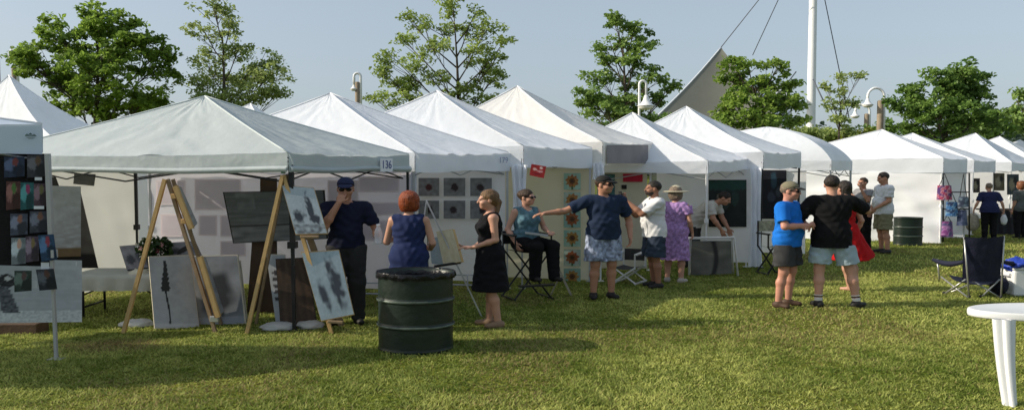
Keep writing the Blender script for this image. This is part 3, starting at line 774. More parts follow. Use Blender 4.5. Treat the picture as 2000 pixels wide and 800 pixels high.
def wall_sheet(name, a, b, zt, zb, m, parent, seed=0, wav=.03, nu=40, nv=22, label=None):
    """draped cloth between two ground points"""
    d = (b - a); n = Vector((d.y, -d.x, 0)).normalized()
    def f(u, v):
        p = lerp(a, b, u); z = lerp(zb, zt, v)
        s = wav * (nz(u * 5 + seed, v * 1.2, seed) + .5 * nz(u * 13 + v * 3, v * 2.4 + u * 4, seed + 5)) * (1.15 - v) + wav * .45 * nz((u + v * .5) * 9, (v - u) * 3, seed + 8) + wav * .5 * nz(u * 2.2 + v, v * 9 - u * 2, seed + 11)
        return Vector((p.x, p.y, z)) + n * s
    o = MB().grid(f, nu, nv).build(name, m, parent)
    if label: o['label'] = label
    return o
def tent(label, N_, R_, ld, peak, eave, vh, fab='white', conc=.15, walls=(), legs='NRLB', legm=None, legr=.022, dome=False, group='white market tents in the row', seed=0, hem=False, truss=True, eaveR=None, wrinkle=.019):
    (npx, nY), (rpx, rY) = N_, R_
    n = gp(npx, nY); r = gp(rpx, rY); l = n + Vector((ld[0], ld[1], 0)); b = r + Vector((ld[0], ld[1], 0))
    zb = zat(eave, nY); zR = zb if eaveR is None else zat(eaveR, rY)
    cz = dict(N=zb, L=zb, R=zR, B=zR); P = dict(N=n, R=r, L=l, B=b)
    cen = (n + r + l + b) / 4; pk = at(peak[0], peak[1], cen.y)
    root = thing('market_tent', label, 'tent', Vector((cen.x, cen.y, 0)), group)
    m = FAB[fab]
    top = {k: P[k] + Vector((0, 0, cz[k] + vh)) for k in P}
    def g_(t): return t - conc * t * (1 - t) * 1.6
    canopy = None
    order = ('N', 'R', 'B', 'L')
    mb = MB()
    for i in range(4):
        A, B_ = top[order[i]], top[order[(i + 1) % 4]]
        def f(u, v, A=A, B_=B_, i=i):
            e = lerp(A, B_, u)
            if dome:
                a = v * math.pi / 2; h = 1 - math.cos(a); w_ = math.sin(a)
                h = lerp(h, v, .4); w_ = lerp(w_, v, .3); p = Vector((lerp(e.x, pk.x, h), lerp(e.y, pk.y, h), lerp(e.z, pk.z, w_)))
            else:
                p = Vector((lerp(e.x, pk.x, v), lerp(e.y, pk.y, v), lerp(e.z, pk.z, g_(v))))
            k = math.sin(math.pi * u)
            p.z -= (.07 * k * (1 - v) * v * 4 * .6 + .035 * k * (1 - v) ** 3) * (0 if dome else 1)
            # creases that run up to the peak and a few slack folds
            cr = math.sin(u * 38 + 5 * nz(u * 4, v * 2, seed + i)) * (.3 + .7 * v) * (1 - v) * k
            p.z += wrinkle * (cr * .8 + 1.3 * nz(u * 7 + seed, v * 5 + i * 3, seed) * k * (1 - v) + .8 * nz(u * 16 + v * 9, v * 7 - u * 6, seed + i) * k)
            return p
        mb.grid(f, 44, 24)
    canopy = mb.build('canopy', m, root)
    if not dome:
        sb = MB()
        for k_ in order:
            e = top[k_]; sb.tube([Vector((lerp(e.x, pk.x, t / 12), lerp(e.y, pk.y, t / 12), lerp(e.z, pk.z, g_(t / 12)) + .002)) for t in range(13)], .011, 6)
        sb.build('hip_seam', FAB['seam_grey' if fab == 'grey' else 'seam'], root)
    vb = MB(); hb = MB()
    for i in range(4):
        a, c = order[i], order[(i + 1) % 4]; A, B_ = top[a], top[c]; d = (B_ - A); nn = Vector((d.y, -d.x, 0)).normalized()
        za, zc = cz[a], cz[c]
        def f(u, v, A=A, B_=B_, nn=nn, za=za, zc=zc, i=i):
            p = lerp(A, B_, u); k = math.sin(math.pi * u)
            zt_ = p.z - .035 * k * (0 if dome else 1); z = lerp(lerp(za, zc, u) + .012 * math.sin(u * 9 + i + seed), zt_, v)
            s = .012 + .016 * (1 - v) * nz(u * 7 + i * 5, seed * 1.7 + v, 2) + .006 * nz(u * 22, v * 2, seed + i)
            return Vector((p.x, p.y, z)) + nn * s
        vb.grid(f, 40, 10)
        if hem:
            hb.grid(lambda u, v, f=f, nn=nn: f(u, .02 + v * .30) + nn * (.012 + .030 * math.sin(v * math.pi)), 40, 4)
    vb.build('valance', m, root)
    if hem: hb.build('hem_band', FAB[hem] if isinstance(hem, str) else m, root)
    lm = legm or PW
    for k in legs:
        mk = lm if not isinstance(lm, dict) else lm.get(k, PW)
        q = P[k].lerp(cen.xyz, .012); zt_ = cz[k] + .04
        lb = MB().tube([q + Vector((0, 0, .01)), q + Vector((0, 0, zt_ * .55))], legr * .85, 4, sq=True).tube([q + Vector((0, 0, zt_ * .5)), q + Vector((0, 0, zt_ + .1))], legr * 1.2, 4, sq=True).box(q + Vector((0, 0, zt_ * .52)), (legr * 3.2, legr * 3.2, .07))
        o = lb.build('leg', mk, root)
        MB().box(q + Vector((0, 0, .008)), (.12, .10, .012), bev=.003).build('foot_plate', mk, o)
    if truss:
        tb = MB()
        for i in range(4):
            A, B_ = top[order[i]].lerp(top[order[(i + 2) % 4]], .015), top[order[(i + 1) % 4]].lerp(top[order[(i + 3) % 4]], .015)
            A = A - Vector((0, 0, .05)); B_ = B_ - Vector((0, 0, .05)); dz = Vector((0, 0, -.30)); mid = (A + B_) / 2
            tb.tube([A, mid + dz], .010, 4).tube([A + dz, mid], .010, 4).tube([mid, B_ + dz], .010, 4).tube([mid + dz, B_], .010, 4)
        tb.build('truss', PB if lm is PB or isinstance(lm, dict) else PG, root)
    for wl in walls:
        a, c, fm, zb_ = wl[:4]; u0, u1 = wl[4:6] if len(wl) > 5 else (0, 1)
        wall_sheet('side_wall', lerp(P[a], P[c], u0), lerp(P[a], P[c], u1), min(cz[a], cz[c]) + .05, zb_, FAB[fm], root, seed + 3, wl[6] if len(wl) > 6 else .03, label=wl[7] if len(wl) > 7 else None)
    TENT[label] = dict(P=P, cz=cz, root=root, pk=pk, top=top)
    return TENT[label]
def on_face(T, a, c, px, py, off=0.0):
    """point of the vertical face a-c of a tent seen at (px, py)"""
    A, B_ = T['P'][a], T['P'][c]; d = B_ - A; n = Vector((d.y, -d.x, 0)).normalized()
    if n.y > 0: n = -n
    A = A + n * off
    o = Vector((0, 0, CH)); v = -(py - 400) / F; r = Vector(((px - 1000) / F, cp + v * sp, -sp + v * cp))
    t = (A - o).dot(n) / r.dot(n)
    return o + r * t

TA = tent('pale blue tent cut off by the left edge with a small emblem on its valance', (-779, 6.3), (95, 7.67), (-4.1, .25), (-700, 120), 308, .30, 'blue', .1, legs='', eaveR=300, seed=1, group='pop-up tents with other colours')
T1 = tent('greenish grey pop-up tent marked 136 in front of the row', (567, 9.0), (800, 11.0), (-4.4, .9), (400, 188), 338, .245, 'grey', .06, legs='', eaveR=334, seed=2, hem=True, walls=(('L', 'B', 'greywall', .12),), group='pop-up tents with other colours', legm=PB, wrinkle=.024)
T2 = tent('white tent right behind the tent marked 136 with a sheer wall', (812, 11.15), (995, 12.3), (-4.4, .95), (645, 182), 336, .29, 'white', .10, walls=(('L', 'N', 'pink', .16, .0, .995),), eaveR=333, seed=3, legm=PG)
T3 = tent('white tent with six small grey pictures on its side wall', (1022, 12.25), (1155, 13.05), (-4.2, .95), (853, 177), 326, .345, 'white', .16, walls=(('L', 'N', 'wall', .10, .0, .93),), eaveR=328, seed=4, legm=PG)
T4 = tent('cream white tent with the tallest peak and a dark window strip', (1175, 13.05), (1272, 14.5), (-3.95, 1.0), (1010, 168), 322, .40, 'cream', .2, walls=(('L', 'N', 'creamwall', .02, .2, .97),), eaveR=320, seed=5, legm=PW)
T5 = tent('low white tent with a thin white pole before the dark green painting', (1380, 13.9), (1460, 15.0), (-3.5, 1.0), (1235, 220), 338, .23, 'white', .22, eaveR=331, seed=6, legm=PW)
T6 = tent('bright white tall tent left of the domed tent', (1487, 14.85), (1560, 16.3), (-3.6, 1.0), (1340, 208), 330, .34, 'white', .2, walls=(('L', 'N', 'wall', .10, .45, .99),), eaveR=328, seed=7, legm=PB)
T7 = tent('white tent with a rounded dome roof', (1620, 16.5), (1660, 17.6), (-3.2, 1.0), (1500, 248), 333, .22, 'white', .0, dome=True, walls=(('L', 'N', 'wall', .08, .0, .85),), seed=8, legm=PG)
T8 = tent('white tent with a full bright wall behind the couple and far drum', (1838, 19.8), (1884, 21.3), (-4.3, 2.0), (1722, 253), 338, .40, 'white', .08, walls=(('L', 'N', 'lit', .0, 0, 1, .07), ('R', 'B', 'lit', .0)), seed=9, legm=PW)
T9 = tent('white tent half hidden behind the tent with the full bright wall', (1898, 22.4), (1940, 24.2), (-4.0, 1.5), (1782, 260), 336, .36, 'white', .08, walls=(('L', 'N', 'wall', .0),), seed=10)
T10 = tent('white tent whose peak stands below the dark bushy tree', (1972, 25), (2016, 27), (-3.8, 1.6), (1905, 260), 334, .30, 'white', .1, walls=(('L', 'N', 'wall', .0, 0, .5), ('L', 'B', 'wall', 0)), seed=11)
T11 = tent('small white tent near the right edge with its peak just visible', (2030, 29), (2070, 31), (-3.8, 1.8), (1952, 266), 333, .3, 'white', .1, walls=(('L', 'N', 'wall', .0),), seed=12)
T12 = tent('tiny white tent at the right edge, the last of the row', (2072, 33), (2110, 35), (-3.8, 1.9), (1992, 273), 332, .3, 'white', .1, walls=(('L', 'N', 'wall', .0),), seed=13)
TB_ = tent('white marquee with a concave pointed roof behind the grey tent', (140, 12.6), (330, 14.4), (-4.2, 1.2), (17, 147), 322, .30, 'white', .42, walls=(('N', 'R', 'wall', .0),), seed=14)
TC_ = tent('white tent of which only a small tip shows over the grey roof', (560, 17.5), (660, 19), (-4.4, 1.0), (489, 202), 330, .3, 'white', .1, walls=(('L', 'N', 'wall', .0),), seed=15)
TD_ = tent('white tent of which only a small tip shows left of the full bright wall', (1745, 26), (1790, 28), (-3.6, 1.4), (1678, 272), 334, .3, 'white', .1, walls=(('L', 'N', 'wall', .0),), seed=16)

# legs of the near tents (coloured as in the photo)
def leg(parent, top, foot, r, m, plate=True):
    o = MB().tube([foot + Vector((0, 0, .01)), lerp(foot, top, .55)], r * .8, 4, sq=True).tube([lerp(foot, top, .5), top], r * 1.15, 4, sq=True).box(lerp(foot, top, .52), (r * 3, r * 3, .08)).build('leg', m, parent)
    if plate: MB().box(foot + Vector((0, 0, .008)), (.14, .10, .012), bev=.003).build('foot_plate', m, o)
rt = T1['root']
def vtx(T, k, z): return T['P'][k] + Vector((0, 0, z))
leg(rt, vtx(T1, 'N', 2.0) + Vector((.02, .06, 0)), gp(572, 9.0) + Vector((0, .06, 0)), .034, PB)
wall_sheet('side_wall', Vector((-7.15, 8.98, 0)), T1['P']['L'] + Vector((-.02, -.02, 0)), 2.0, .03, FAB['greywall'], rt, 9)  # unseen flap, added to keep low sun off the floor under this tent
leg(rt, vtx(T1, 'R', 2.0) + Vector((-.02, .02, 0)), T1['P']['R'] + Vector((-.02, .02, 0)), .022, PB)
leg(rt, vtx(T1, 'B', 2.0) + Vector((0, -.05, 0)), T1['P']['B'] + Vector((0, -.05, 0)), .024, PB)
leg(rt, vtx(T1, 'L', 2.0), T1['P']['L'], .022, PB)
leg(TA['root'], at(93, 300, 7.6), gp(110, 7.67), .026, PG)
leg(TA['root'], vtx(TA, 'L', 2.05), TA['P']['L'], .026, PG)

# number tag on the grey tent, emblem on the blue tent, marks on tent two, window strip
SIGNBLUE = mat('sign_blue', (.04, .07, .25), .5, .05); SIGNW = mat('sign_white', (.78, .80, .84), .5, .04)
def flat_on(T, a, c, x0, y0, x1, y1, off, name, m, parent, th=.006):
    q = [on_face(T, a, c, x0, y1, off), on_face(T, a, c, x1, y1, off), on_face(T, a, c, x1, y0, off), on_face(T, a, c, x0, y0, off)]
    return MB().slab(q, th).build(name, m, parent), q
def face_rot(q):
    x = (q[1] - q[0]).normalized(); y = (q[3] - q[0]).normalized(); z = x.cross(y).normalized()
    return Matrix((x, y, z)).transposed().to_4x4()
o, q = flat_on(T1, 'N', 'R', 743, 309, 767, 335, .06, 'number_tag', SIGNW, rt)
n_ = (q[1] - q[0]).cross(q[3] - q[0]).normalized()
rot = face_rot(q)
text_mesh('136', 'number', .125, SIGNBLUE, o, (q[0] + q[2]) / 2 + n_ * .004, rot @ Matrix.Diagonal((1.15, 1.25, 1, 1)))
# emblem: a dark ring of hills over a line
c_ = on_face(TA, 'N', 'R', 60, 265, .05); q = [on_face(TA, 'N', 'R', a_, b_, .05) for a_, b_ in ((48, 275), (72, 275), (72, 255), (48, 255))]
rot = face_rot(q); EM = mat('emblem_dark', (.08, .14, .13), .6, .1); ex = (q[1] - q[0]).normalized(); ey = Vector((0, 0, 1)); s_ = (q[1] - q[0]).length
mb = MB()
for (u0, v0, uw, vh_) in ((-.30, .10, .18, .22), (-.02, .14, .22, .34), (.28, .08, .16, .20)):
    mb.add([c_ + ex * (u0 - uw) * s_ + ey * v0 * s_ * .5, c_ + ex * (u0 + uw) * s_ + ey * v0 * s_ * .5, c_ + ex * u0 * s_ + ey * (v0 + vh_) * s_ * .6], [(0, 1, 2)])
def bar(y, w_, h): mb.add([c_ + ex * -w_ * s_ + ey * y * s_, c_ + ex * w_ * s_ + ey * y * s_, c_ + ex * w_ * s_ + ey * (y + h) * s_, c_ + ex * -w_ * s_ + ey * (y + h) * s_], [(0, 1, 2, 3)])
bar(-.06, .46, .08); bar(-.2, .34, .05); bar(-.3, .22, .04)
mb.build('emblem', EM, TA['root'])
q = [on_face(T2, 'N', 'R', a_, b_, .05) for a_, b_ in ((974, 322), (993, 322), (993, 304), (974, 304))]
text_mesh('179', 'number', .13, mat('number_faint', (.30, .34, .48), .6, .05), T2['root'], (q[0] + q[2]) / 2, face_rot(q))
flat_on(T4, 'N', 'R', 1186, 283, 1266, 319, .045, 'window_strip', mat('window_strip', (.20, .19, .21), .4, .15, 3), T4['root'])
# loose corner drapes: white cloth gathered at front corners
def drape(T, px0, px1, py0, py1, Y, seed):
    a, b = gp(px0, Y), gp(px1, Y); zt_, zb_ = zat(py0, Y), max(.03, zat(py1, Y))
    n = 26
    def f(u, v):
        p = lerp(a, b, u); wv = .05 * math.sin(u * 16 + seed + 2 * v) + .03 * nz(u * 6, v * 4, seed); s = 1 - .25 * math.sin(math.pi * v) * (1 if seed % 2 else .4)
        return Vector((lerp((a.x + b.x) / 2, p.x, s), p.y + wv, lerp(zb_, zt_, v)))
    MB().grid(f, n, 30).build('corner_drape', FAB['white'], T['root'])
drape(T3, 998, 1030, 322, 460, 12.2, 1); drape(T4, 1156, 1180, 318, 350, 12.95, 2); drape(T6, 1461, 1489, 328, 524, 14.8, 3); drape(T2, 800, 815, 334, 520, 11.2, 4)

# ------------------------------------------------------------------ pictures and paintings
def quadY(x0, y0, x1, y1, Y, Y2=None):
    Y2 = Y if Y2 is None else Y2
    return [at(x0, y1, Y), at(x1, y1, Y2), at(x1, y0, Y2), at(x0, y0, Y)]
DK = mat('dark_edge', (.02, .018, .016), .6, .1); WD = mat('pine_wood', (.52, .36, .17), .6, .16, 7, .15, 40); WH = mat('frame_white', (.72, .72, .73), .5, .04); BW = mat('brown_wood', (.075, .045, .028), .7, .25, 5, .25, 30)
i = 0
for rr, (y0, y1) in enumerate(((347, 383), (391, 427))):
    for cc, (x0, x1) in enumerate(((817, 858), (866, 909), (918, 961))):
        q = [on_face(T3, 'L', 'N', a_, b_, .07) for a_, b_ in ((x0, y1), (x1, y1), (x1, y0), (x0, y0))]
        painting('wall_picture', q, art_blobs((.24, .245, .25), [(.5 + .1 * math.sin(i * 3), .48, .17, .19 + .03 * (i % 2), (.03 + .04 * (i == 0), .018, .02))], 30 + i), None,
                 '%s grey picture with a dark centre in the %s row on the white side wall' % (('leftmost', 'middle', 'rightmost')[cc], ('upper', 'lower')[rr]), 'picture', 'six grey pictures on the white tent wall', .02, WH); i += 1
names = ['topmost sunflower picture on the cream tent wall', 'sunflower picture behind the outstretched arm, second from the top', 'deep red sunflower picture just under the outstretched arm', 'bright orange sunflower picture, fourth from the top', 'small brown sunflower picture, second from the bottom', 'lowest sunflower picture on the cream tent wall near the grass']
for i, y in enumerate((354, 391, 428, 465, 503, 540)):
    q = [on_face(T4, 'L', 'N', a_, b_, .08) for a_, b_ in ((1101, y + 16), (1134, y + 16), (1134, y - 16), (1101, y - 16))]
    painting('sunflower_picture', q, art_sunflower(((.35, .50, .38), (.45, .48, .40), (.22, .36, .30))[i % 3], i * 1.7), None, names[i], 'picture', 'sunflower pictures on the cream wall', .015)
# sheer wall of tent two: the backs of frames show through as faint pale rectangles
FR = mat('frame_ghost', (.86, .80, .84), .6, .03, transl=.4, tcol=(.95, .85, .88))
for k, (x0, y0, x1, y1) in enumerate(((305, 352, 362, 400), (380, 350, 470, 410), (314, 418, 356, 462), (388, 420, 424, 460), (430, 420, 470, 462), (430, 470, 480, 500), (640, 352, 700, 400), (700, 345, 780, 375), (715, 395, 785, 420), (705, 430, 785, 470))):
    mb = MB(); pt = lambda a_, b_: on_face(T2, 'L', 'N', a_, b_, .022)
    t = 3
    for (a0, b0, a1, b1) in ((x0, y0, x1, y0 + t), (x0, y1 - t, x1, y1), (x0, y0 + t, x0 + t, y1 - t), (x1 - t, y0 + t, x1, y1 - t)):
        mb.slab([pt(a0, b1), pt(a1, b1), pt(a1, b0), pt(a0, b0)], .002)
    o = mb.build('picture_frame', FR, None, pt((x0 + x1) / 2, y1))
    MB().slab([pt(x0 + t, y1 - t), pt(x1 - t, y1 - t), pt(x1 - t, y0 + t), pt(x0 + t, y0 + t)], .001).build('print', mat('print_ghost', (.80, .75, .80), .7, .10, 3, transl=.4, tcol=(.8, .72, .8)), o)
    tag(o, ['pale frame seen through the sheer wall left of the first easel', 'largest pale frame seen through the sheer wall between the easels', 'small pale frame through the sheer wall behind the first easel tray', 'small pale frame through the sheer wall below the largest one', 'second small pale frame below the largest one, beside the grey landscape', 'low pale frame through the sheer wall above the leaning canvases', 'pale frame behind the man in the navy polo', 'wide thin pale frame high beside the tent number', 'flat pale frame between the man in navy and the red-haired woman', 'pale frame behind the water bottle'][k], 'picture frame', 'frames seen through the sheer wall')

# left: mesh panel with small paintings under the blue tent (stands on the tent's front line, seen at its right end)
def onA(px, py, off=.03): return on_face(TA, 'N', 'R', px, py, off)
pn = thing('mesh_screen', 'dark mesh display panel hung with small paintings under the blue tent', 'display panel', (onA(40, 300).x, onA(40, 300).y, 0))
MB().slab([onA(-60, 516, -.03), onA(97, 520, -.03), onA(92, 300, -.03), onA(-60, 300, -.03)], .015).build('mesh_sheet', mat('dark_mesh', (.016, .014, .015), .9, .3, 30, .4, 120), pn)
fm_ = MB().tube([onA(96, 300, .02), onA(102, 560, .02)], .012, 6); fm_.build('panel_post', PG, pn)
small = [((8, 306, 48, 347), (.03, .045, .09)), ((53, 303, 92, 347), (.05, .05, .06)), ((12, 354, 40, 410), (.11, .045, .04)), ((40, 356, 66, 410), (.03, .13, .14)), ((66, 358, 93, 405), (.09, .055, .07)), ((20, 417, 54, 460), (.08, .09, .13)), ((58, 412, 95, 455), (.06, .065, .09)), ((22, 464, 50, 517), (.22, .25, .27)), ((50, 461, 76, 512), (.11, .08, .11)), ((76, 459, 110, 510), (.03, .07, .14)), ((28, 528, 62, 570), (.04, .06, .05)), ((72, 526, 110, 567), (.03, .035, .045))]
sl = ['dark blue small painting at the top left of the mesh panel', 'grey brown small painting at the top by the tent pole', 'rusty red small painting on the left of the mesh panel', 'turquoise small painting in the middle of the mesh panel', 'dull purple small painting beside the turquoise one', 'pale blue-grey small painting under the rusty red one', 'slate grey small painting under the dull purple one', 'black and white small painting on the mesh panel', 'mauve small painting beside the black and white one', 'bright blue tilted small painting clipped to the pole', 'dark green small painting at the bottom of the mesh panel', 'near black tilted small painting lowest on the pole']
for i, ((x0, y0, x1, y1), c_) in enumerate(small):
    sk = 5 if i in (9, 11) else 0; of = .06 if i < 9 else .11
    q = [onA(x0 + sk, y1, of), onA(x1 + sk * .4, y1 - 3, of), onA(x1 - sk, y0 - (2 if sk else 0), of), onA(x0 - sk * .4, y0, of)]
    painting('small_painting', q, art_blobs(c_, [(.35, .6, .4, .3, tuple(min(1, x * 2.4 + .03) for x in c_)), (.7, .3, .3, .35, tuple(x * .4 for x in c_)), (.55, .75, .15, .2, (c_[2] * 2, c_[0] * 1.5, c_[1]))], 60 + i * 3, 9), None, sl[i], 'painting', 'small paintings on the mesh panel', .02)
TAGW = mat('paper_white', (.72, .74, .78), .7, .03)
for i, (x0, y0, x1, y1) in enumerate(((68, 346, 82, 352), (66, 402, 86, 408), (80, 512, 96, 526), (62, 548, 72, 562))):
    q = [onA(x0, y1, .07), onA(x1, y1, .07), onA(x1, y0, .07), onA(x0, y0, .07)]
    tag(MB().slab(q, .003).build('price_card', TAGW, None, q[0]), ['tiny white price card under the top row of small paintings', 'white price card over the slate grey small painting', 'white price card under the bright blue small painting', 'white price card between the two lowest small paintings'][i], 'card', 'price cards on the mesh panel')

# large paintings at the left
def f_bird(u, v):
    c = mix3((.34, .37, .42), (.52, .56, .61), v * .4 + .4 + .35 * nz(u * 3, v * 22, 4))
    if v < .2: c = mix3(c, (.68, .72, .76), .6 + nz(u * 40, v * 30, 2))
    h = math.hypot((u - .34) / .075, (v - .66) / .11); bk = abs(v - .63 + (u - .40) * .5) < .035 - (u - .40) * .4 and .38 < u < .47
    if h < 1 or bk: c = mix3((.03, .03, .035), (.16, .17, .2), nz(u * 60, v * 40, 8))
    if math.hypot((u - .355) / .03, (v - .70) / .035) < 1: c = (.6, .62, .65)
    x_ = (u - .30 - (.6 - v) * .18)
    if .16 < v < .58 and abs(x_) < .05 + .06 * (.6 - v): c = mix3((.05, .055, .07), (.2, .22, .26), .4 + nz(u * 40, v * 30, 8))
    return c
q = [at(-70, 631, 8.2), at(160, 628, 8.9), at(160, 508, 8.9), at(-70, 505, 8.2)]
painting('large_painting', q, f_bird, None, 'large pale grey painting with a dark bird head at the lower left edge', 'painting', None, .035, None, 60)
tag(MB().box(at(25, 642, 8.95) , (.72, .25, .17), bev=.01).build('wooden_crate', BW, None, gp(25, 8.95)), 'low brown wooden crate under the large bird painting', 'crate')
tag(MB().slab([at(115, 520, 8.86), at(150, 519, 8.86), at(150, 511, 8.86), at(115, 512, 8.86)], .003).build('title_card', TAGW, None, at(130, 520, 8.86)), 'white title card on top of the bird painting', 'card')
def f_sea(u, v):
    c = mix3((.42, .44, .46), (.60, .63, .66), .5 + .5 * nz(u * 2, v * 16, 7))
    if v < .55: c = mix3(c, (.22, .20, .18), .5 * (.6 - v) + .5 * nz(u * 4, v * 30, 9))
    if v < .12: c = (.22, .15, .08)
    return c
painting('large_painting', [on_face(T1, 'L', 'B', a_, b_, .12) for a_, b_ in ((88, 502), (158, 500), (158, 364), (88, 362))], f_sea, None, 'tall pale seascape painting behind the mesh panel and tent pole', 'painting', None, .03, None, 36)
def f_sep(u, v):
    c = mix3((.10, .085, .07), (.19, .17, .15), .5 + .6 * nz(u * 4, v * 9, 3)); return (.02, .018, .017) if v < .2 else c
q = [on_face(T1, 'L', 'B', a_, b_, .07) for a_, b_ in ((60, 523), (192, 523), (156, 368), (60, 366))]
painting('dark_painting', q, f_sep, None, 'dark sepia painting with a slanted edge against the grey tent wall', 'painting', None, .03, None, 30)
painting('dark_painting', [on_face(T1, 'L', 'B', a_, b_, .1) for a_, b_ in ((98, 367), (117, 367), (109, 345), (93, 345))], art_streaks((.04, .035, .03), (.10, .09, .08), 5), None, 'small dark panel high on the grey wall beside the mesh panel', 'painting', None, .02)
painting('dark_painting', [on_face(T1, 'L', 'B', a_, b_, .07) for a_, b_ in ((143, 359), (184, 363), (187, 340), (145, 338))], art_streaks((.12, .11, .10), (.20, .19, .17), 6), None, 'small grey brown panel tucked under the grey tent eave', 'painting', None, .02)
# grey landscape on dark boards
Yb = 10.0
bs = thing('board_stand', 'dark brown plank stand behind the wide grey landscape', 'display stand', gp(520, Yb + .1))
for (x0, y0, x1, y1, dx) in ((508, 348, 540, 660, 0), (492, 470, 522, 640, -12)):
    MB().slab([at(x0 + dx, y1, Yb + .12), at(x1 + dx, y1, Yb + .12), at(x1, y0, Yb + .08), at(x0, y0, Yb + .08)], .03).build('plank', BW, bs)
def f_land(u, v):
    c = mix3((.085, .09, .088), (.16, .17, .168), .5 + .7 * nz(u * 2.2, v * 18, 11))
    if v < .32: c = mix3(c, (.28, .29, .29), .35 + .6 * nz(u * 6, v * 9, 2) - .5 * abs(v - .18) * 4)
    if .31 < v < .35: c = (.05, .05, .05)
    if v > .66 and .1 < u < .3: c = mix3(c, (.25, .26, .26), .5 * nz(u * 9, v * 9, 4) + .2)
    return c
painting('landscape_painting', [at(455, 475, Yb), at(640, 466, Yb + .03), at(633, 371, Yb + .03), at(435, 375, Yb)], f_land, None, 'wide dark grey landscape painting between the two wooden easels', 'painting', None, .04, DK, 60)
# leaning canvases
def f_tree(u, v):
    c = mix3((.30, .315, .33), (.40, .42, .44), .5 + .5 * nz(u * 3, v * 5, 5))
    du = abs(u - (.34 + .02 * math.sin(v * 9)))
    if .04 < v < .55 and du < .022: c = (.015, .016, .016)
    if .5 < v < .95 and du < (.02 + .20 * (.97 - v) * (0.6 + .6 * abs(math.sin(v * 48)))): c = (.02, .022, .02)
    if v < .06: c = mix3(c, (.5, .5, .5), .6)
    return c
Yl = 9.05
EDGE = mat('canvas_edge', (.55, .50, .40), .7, .06)
painting('leaning_canvas', [at(302, 641, Yl), at(390, 641, Yl + .25), at(372, 497, Yl + .45), at(290, 500, Yl + .2)], f_tree, None, 'pale canvas with a tall black pine leaning under the first easel', 'painting', None, .05, EDGE, 60)
def f_blob(u, v):
    c = mix3((.135, .145, .16), (.22, .235, .26), .5 + .6 * nz(u * 3, v * 4, 12))
    d = math.hypot((u - .66) / .24, (v - .45) / .38) + .3 * nz(u * 7, v * 7, 5); c = mix3(c, (.022, .025, .032), (1.1 - d) * 2.2)
    d = math.hypot((u - .16) / .1, (v - .5) / .25) + .4 * nz(u * 9, v * 9, 6); c = mix3(c, (.03, .03, .035), (1.0 - d) * 2)
    if v < .12: c = mix3(c, (.28, .3, .33), .6)
    return c
painting('leaning_canvas', [at(325, 640, Yl + .35), at(480, 632, Yl + .4), at(464, 497, Yl + .65), at(335, 500, Yl + .6)], f_blob, None, 'wide grey canvas with a dark round smudge, leaning right of the pine', 'painting', None, .04, EDGE, 50)
painting('leaning_canvas', [at(400, 634, Yl + .55), at(483, 630, Yl + .6), at(469, 508, Yl + .8), at(400, 508, Yl + .75)], art_streaks((.16, .17, .19), (.26, .28, .30), 8), None, 'light grey canvas with its rounded edge showing at the back of the leaning pile', 'painting', None, .04, EDGE)
def f_birds(u, v):
    c = mix3((.30, .32, .34), (.38, .40, .42), .5 + .5 * nz(u * 3, v * 5, 15))
    for k in range(5):
        if math.hypot((u - .45) / .3, (v - .75 + k * .09) / .028) < 1: c = (.03, .03, .035)
    return c
Yd = 9.35
painting('leaning_canvas', [at(540, 640, Yd), at(562, 640, Yd), at(556, 496, Yd + .2), at(520, 496, Yd + .2)], f_birds, None, 'narrow pale canvas with a column of dark marks behind the second easel', 'painting', None, .03, EDGE, 40)
painting('leaning_canvas', [at(548, 643, Yd - .06), at(620, 640, Yd - .02), at(600, 502, Yd + .16), at(538, 505, Yd + .12)], art_streaks((.028, .017, .010), (.085, .05, .028), 9, 9, 3), None, 'dark brown plank-like panel leaning behind the black tent leg', 'painting', None, .03, DK)
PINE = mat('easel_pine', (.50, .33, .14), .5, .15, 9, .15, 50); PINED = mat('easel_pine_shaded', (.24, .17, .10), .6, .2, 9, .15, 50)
SILV = mat('aluminium', (.62, .63, .65), .3, .05, metal=.7)
# ------------------------------------------------------------------ easels
def bar(root, nm, a, b, r, m, lb=None):
    o = MB().tube([a, b], r, 4, sq=True).build(nm, m, root)
    if lb: o['label'] = lb
    return o
Y1 = yg(650)
e1 = thing('easel', 'tall pine A-frame easel beside the flowers, its two canvases seen edge-on', 'easel', gp(330, Y1), 'pine easels')
ap = at(322, 350, Y1 + .15)
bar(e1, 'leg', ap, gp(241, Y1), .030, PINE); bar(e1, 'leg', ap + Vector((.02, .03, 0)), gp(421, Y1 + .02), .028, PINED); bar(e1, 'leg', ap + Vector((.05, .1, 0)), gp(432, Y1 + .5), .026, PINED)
bar(e1, 'crossbar', at(300, 425, Y1 + .1), at(300, 425, Y1 + .1) + Vector((.42, .02, 0)), .001, PINE) if False else None
for (x, y) in ((342, 383), (362, 432)): MB().box(at(x, y, Y1 + .08), (.09, .05, .06), bev=.006).build('tray_peg', PINE, e1)
for (x, y) in ((419, 622),): MB().box(at(x, y, Y1 + .0), (.10, .05, .07), bev=.006).build('tray_peg', SILV, e1)
def edge_canvas(lb, x0, y0, x1, y1, Y, dx=10):
    q = [at(x1, y1, Y), at(x1 + dx, y1 - 10, Y + .62), at(x0 + dx, y0 + 2, Y + .62), at(x0, y0, Y)]
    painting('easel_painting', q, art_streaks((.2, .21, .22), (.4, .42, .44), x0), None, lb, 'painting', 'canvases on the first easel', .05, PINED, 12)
    a_, b_ = at(x0, y0, Y), at(x1, y1, Y)
    o = bpy.data.objects[-1] if False else [k for k in C.objects if k.get('label') == lb][0]
    MB().tube([a_ + Vector((.0, -.02, 0)), b_ + Vector((.0, -.02, 0))], .036, 4, True).build('stretcher_bar', PINE, o)
edge_canvas('upper canvas seen edge-on near the top of the first easel', 344, 363, 376, 446, Y1 + .02)
